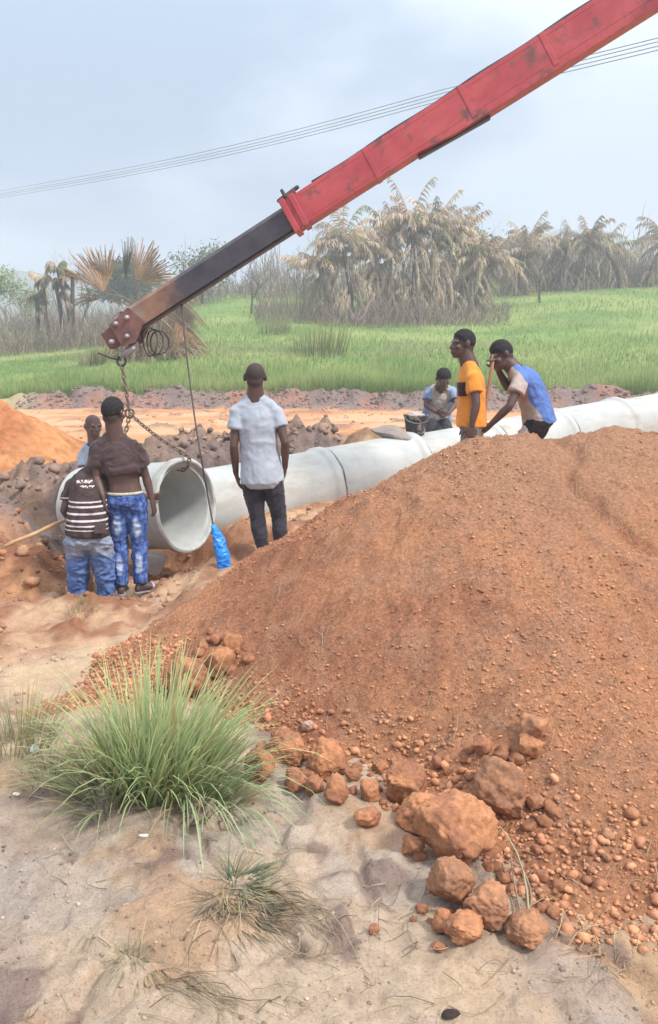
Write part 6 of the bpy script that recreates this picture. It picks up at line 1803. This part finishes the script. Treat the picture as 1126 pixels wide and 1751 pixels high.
def fan_palm(px, py, leaves, label, seed, h):
    r = random.Random(seed); c = hit(px, py, ground, 25); d = c.y
    root = empty('fan_palm', c, label, 'palm')
    b = Buf(c); b.tube(trunk_pts(c, h, (0.2, 0), 0.1, r), [0.28 - 0.02 * k + 0.02 * (k % 2) for k in range(9)], 10); link('trunk', b.mesh('trunk'), BARKD, root)
    top = c + Vector((0.2, 0, h))
    for (mx_, my_, tx, ty, size, fold, ci, hang, dy) in leaves:
        m_ = P(mx_, my_, d + dy); e = P(tx, ty, d + dy + r.uniform(-.4, .4))
        col = (np.array((0.58, 0.35, 0.19)), np.array((0.52, 0.37, 0.25)), np.array((0.40, 0.27, 0.18)), np.array((0.29, 0.28, 0.14)))[ci]
        link('leaf', fan_leaf(c, top + Vector((r.uniform(-.1, .1), dy * 0.2, r.uniform(-.3, .1))), m_, e - m_, size * 1.3, fold * r.uniform(0.85, 1.2), col * r.uniform(.85, 1.1), r, hang), LEAFM, root)
    return root
LV = [(178, 500, 152, 432, 1.9, 0.75, 0, 0.1, -0.3), (183, 490, 172, 430, 1.7, 0.5, 1, 0.15, 0.2), (232, 478, 262, 435, 1.7, 1.0, 0, 0.1, 0.1), (238, 482, 290, 445, 1.8, 0.8, 1, 0.1, -0.2),
      (215, 480, 222, 415, 1.6, 0.22, 3, 0, 0.2), (175, 510, 140, 500, 1.3, 0.4, 2, 0.4, -0.2), (250, 520, 280, 590, 2.0, 0.7, 1, 0.3, -0.6), (285, 525, 318, 600, 2.1, 0.6, 1, 0.3, -0.3), (300, 510, 335, 585, 2.0, 0.6, 2, 0.3, 0.2),
      (230, 540, 235, 610, 1.7, 0.7, 2, 0.2, -0.7), (262, 545, 262, 612, 1.8, 0.6, 3, 0.2, -0.8), (200, 540, 190, 600, 1.6, 0.6, 2, 0.2, -0.4), (300, 550, 325, 605, 1.6, 0.6, 0, 0.2, -0.7), (280, 490, 330, 530, 1.8, 0.7, 1, 0.3, 0.4)]
fan_palm(232, 606, LV, 'dead brown fan palm behind the tip of the boom', 81, 2.6)
# heap of fallen dead fronds round its foot
c = hit(270, 608, ground, 25)
o = tussock('dead_fronds', c, 1.7, 700, 0.8, 2.2, 0.8, 1.8, (0.27, 0.19, 0.12), (0.42, 0.32, 0.19), 'tangle of fallen dead fronds round the foot of the fan palm', 'dead fronds', 82, LEAFM, (0.1, 0), 0.075, ground, 0.1); o['kind'] = 'stuff'

# bare and leafy trees
def tree(px, py, h, label, seed, bark, leaf=None, leafc=(0.10, 0.15, 0.05), spread=0.55, depth=4, rad=0.12, dmin=25, lean=(0, 0), leafn=26, lsize=0.22, group=None, d=None, crown_from=2, cat='tree', name='bare_tree'):
    r = random.Random(seed)
    if d is None: c = hit(px, py, ground, dmin)
    else:
        v = ray(px, py); x = v.x / v.y * d; c = Vector((x, d, float(ground(x, d))))
    root = empty(name, c, label, cat, group)
    b = Buf(c); tips = []
    def grow(p, dr, L_, rr, lev):
        q = p.copy(); pts = [p.copy()]; n = 4
        for k in range(n):
            dr = (dr + Vector((r.gauss(0, .14), r.gauss(0, .14), r.gauss(0.03, .08)))).normalized(); q = q + dr * (L_ / n); pts.append(q.copy())
        b.tube(pts, rr, 5 if lev else 7, rr * 0.55)
        if lev >= crown_from: tips.append((pts[-1], lev)); tips.append((pts[2], lev))
        if lev >= depth: return
        for k in range(r.choice((2, 3, 3)) + (1 if lev == 0 else 0)):
            t = r.randint(2, n); a = r.uniform(0, 6.28)
            nd = (dr + Vector((math.cos(a), math.sin(a), r.uniform(-0.1, 0.6))) * spread * r.uniform(0.8, 1.6)).normalized()
            grow(pts[t], nd, L_ * r.uniform(0.55, 0.78), rr * 0.5, lev + 1)
    grow(c - Vector((0, 0, 0.1)), Vector((lean[0], lean[1], 1)).normalized(), h * 0.45, rad, 0)
    link('trunk', b.mesh('trunk'), bark, root)
    if leaf:
        V, F, K = [], [], []
        for p_, lev in tips:
            for k in range(leafn):
                q = p_ + Vector((r.gauss(0, .42), r.gauss(0, .42), r.gauss(0, .30))) * leaf; m = len(V)
                u = Vector((r.gauss(0, 1), r.gauss(0, 1), r.gauss(0, .6))).normalized(); w = u.orthogonal().normalized(); s_ = lsize * r.uniform(.6, 1.3)
                V += [q - c - u * s_, q - c + w * s_ * .4, q - c + u * s_, q - c - w * s_ * .4]; F.append((m, m + 1, m + 2, m + 3)); K += [np.array(leafc) * r.uniform(0.6, 1.35)] * 4
        link('crown', mesh_np('crown', np.array(V), np.array(F), False, np.array(K)), GREENL, root)
    return root
tree(10, 580, 5.6, 'slim tree with light green leaf sprays at the left edge', 91, BARK, 1.1, (0.20, 0.27, 0.10), 0.6, 4, 0.10, leafn=9, lsize=0.15, lean=(0.05, 0), name='leafy_tree')
tree(238, 560, 5.0, 'dense dark green tree rising behind the fan palm', 92, BARKD, 1.3, (0.085, 0.135, 0.07), 0.6, 4, 0.2, d=84, leafn=34, lsize=0.26, name='leafy_tree')
tree(345, 545, 4.6, 'small green tree between the fan palm and the boom', 93, BARKD, 1.6, (0.13, 0.16, 0.08), 0.5, 4, 0.14, d=76, leafn=16, lsize=0.2, name='leafy_tree')
tree(800, 520, 6.0, 'green-leaved tree showing behind the right side of the thicket', 94, BARKD, 1.4, (0.13, 0.18, 0.07), 0.6, 4, 0.14, d=70, leafn=14, lsize=0.2, name='leafy_tree')
BT = [(45, 588, 4.5, 'thin bare tree near the left edge'), (135, 585, 7.5, 'bare tree with spreading twigs above the fan palm left side'), (150, 580, 7.2, 'tall thin bare tree just left of the fan palm'), (430, 540, 5, 'dark bare tree under the middle of the boom'), (455, 535, 4.2, 'twiggy bare tree right of the boom middle'), (520, 540, 4.5, 'bare tree at the left end of the palm thicket'), (575, 540, 6.5, 'bare tree with arching twigs under the red boom'), (650, 535, 7.0, 'bare twiggy tree among the palms of the thicket'), (855, 505, 4.5, 'bare tree between the thicket and the crest palms'), (925, 495, 5.5, 'tall bare tree on the crest behind the bending man')]
for k, (px, py, h, lab) in enumerate(BT):
    tree(px, py, h, lab, 120 + k, BARKD if k % 2 else BARK, None, spread=0.65, depth=5, rad=0.09, group='bare trees at the field edge', d=64 + 4 * (k % 3))
# beheaded palms on the left
for k, (px, py, h, lean) in enumerate([(88, 592, 4.6, (-0.5, 0)), (108, 590, 4.4, (-0.3, 0)), (118, 590, 5.2, (-0.4, 0)), (128, 588, 4.6, (0, 0)), (62, 592, 3.4, (0.3, 0))]):
    feather_palm(px, py, h, lean, ['slim dark palm left of the fan palm, with a small tuft', 'short dark palm trunk between the slim palms at left', 'tallest of the slim dark palms at left', 'slim dark palm nearest the fan palm', 'short leaning palm trunk at the left edge of the scrub'][k], 820 + k, 7, 3, L_=0.9, dark=True, group='slim palms at the left', green=0.3)
# far scrub: brown leafless thicket that reads as one mass
def scrub(name, d0, d1, px0, px1, n, hlo, hhi, cols, label, seed, wid=0.05):
    r = np.random.default_rng(seed)
    px = r.uniform(px0, px1, n); d = r.uniform(d0, d1, n); x = (px - CX) / FPX * d; y = d; z = ground(x, y)
    clump = 0.65 + 0.6 * fbm(x * 0.25, y * 0.1, seed, 3)
    h = r.uniform(hlo, hhi, n) * clump
    dirs = np.stack([r.normal(0, 0.42, n), r.normal(0, 0.3, n), np.ones(n)], 1)
    start = r.random(n) ** 2 * 0.55 * h
    c = np.array(cols)[r.integers(0, len(cols), n)] * r.uniform(0.7, 1.25, (n, 1))
    v, f, k = blades(np.stack([x, y, z - 0.1 + start], 1), dirs, h * r.uniform(0.35, 0.8, n), wid * r.uniform(0.5, 1.5, n), r.uniform(-0.1, 1.0, n), c, c * 1.15, 3, seed)
    tag(link(name, mesh_np(name, v, f, True, k), LEAFM), label, 'scrub', kind='stuff')
BR = [(0.22, 0.165, 0.135), (0.27, 0.205, 0.165), (0.17, 0.125, 0.11), (0.30, 0.25, 0.18), (0.17, 0.17, 0.11)]
scrub('far_scrub', 78, 96, -150, 1350, 16000, 2.5, 6.5, BR, 'hazy brown leafless scrub along the top of the field', 201, 0.085)
scrub('left_scrub', 50, 62, -120, 330, 5200, 1.2, 3.6, BR, 'dry brown scrub along the left edge of the field', 202, 0.06)
scrub('thicket_undergrowth', 54, 62, 540, 860, 4200, 0.5, 2.6, BR[:4], 'dry undergrowth filling the foot of the palm thicket', 203, 0.055)
scrub('thicket_undergrowth', 56, 66, 440, 570, 1800, 0.8, 4.2, BR, 'thin dry brush left of the palm thicket', 204, 0.05)
scrub('crest_scrub', 74, 82, 840, 1250, 5200, 1.5, 5.0, BR, 'brown scrub on the crest at the right', 205, 0.07)

# far wooded hill
def hill():
    xs = np.linspace(-420, 480, 160); ys = np.linspace(300, 470, 30)
    X, Y = np.meshgrid(xs, ys); x, y = X.ravel(), Y.ravel()
    t = np.sin(np.clip((y - 300) / 170, 0, 1) * np.pi)
    z = t * (26 + 22 * np.exp(-((x - 130) / 90) ** 2) + 12 * np.exp(-((x + 190) / 90) ** 2) + 7 * fbm(x * 0.02, y * 0.02, 301, 3)) + 2.2 * t * fbm(x * 0.18, y * 0.18, 302, 2) + 9
    idx = np.arange(X.size).reshape(X.shape); f = np.stack([idx[:-1, :-1], idx[:-1, 1:], idx[1:, 1:], idx[1:, :-1]], -1).reshape(-1, 4)
    c = np.array((0.09, 0.115, 0.075)) * (1 + 0.4 * fbm(x * 0.1, y * 0.1, 303, 3)[:, None])
    tag(link('wooded_hill', mesh_np('wooded_hill', np.stack([x, y, z], 1), f, True, c), vcol('far_wood', 0.95, 0.1, 0.3, 0.4, 0.6, 0.8)), kind='structure')
hill()

# ------------------------------------------------------------------ overhead wires
WIRE = simple('wire_alloy', (0.20, 0.22, 0.25), (0.28, 0.30, 0.33), 1, 0.6, 0)
for k, (ya, yb) in enumerate([(326, 152), (331, 158), (334, 164), (338, 170)]):
    a = P(-90, ya + 17, 95); m_ = P(400, (ya * 0.48 + yb * 0.52) + 12, 52); e = P(1330, yb - 140, 27)
    pts = [bez(a, m_ * 2 - (a + e) / 2, e, i / 60) for i in range(61)]
    pts = []
    for i in range(61):
        t = i / 60; px = -90 + 1420 * t
        py = lerp(ya, yb, (px / 760)) + 13 * math.sin(math.pi * min(1, max(0, px / 760))) - 0.00003 * max(0, px - 760) ** 2
        dd_ = 1 / lerp(1 / 95.0, 1 / 27.0, t); pts.append(P(px, py, dd_))
    b = Buf(); b.tube(pts, [0.016 + 0.0 * i for i in range(61)], 5)
    tag(link('power_line', b.mesh('power_line'), WIRE), ['uppermost overhead wire crossing the sky', 'second overhead wire from the top', 'third overhead wire from the top', 'lowest overhead wire crossing the sky'][k], 'wire', 'overhead wires')
# ------------------------------------------------------------------ dusty damp air
b = Buf(); b.box((0, 190, 27.5), (585, 0, 0), (0, 345, 0), (0, 0, 38.5))
hz = link('haze', b.mesh('haze', False))
m = bpy.data.materials.new('haze_air'); m.use_nodes = True
t = m.node_tree; t.nodes.clear()
ou = t.nodes.new('ShaderNodeOutputMaterial'); pv = t.nodes.new('ShaderNodeVolumePrincipled')
pv.inputs['Color'].default_value = (0.86, 0.92, 1.0, 1); pv.inputs['Density'].default_value = 0.0028; pv.inputs['Anisotropy'].default_value = 0.2
t.links.new(pv.outputs[0], ou.inputs['Volume'])
hz.data.materials.append(m); hz['kind'] = 'stuff'
hz['label'] = 'pale damp haze over the field'; 
scene.cycles.volume_bounces = 1
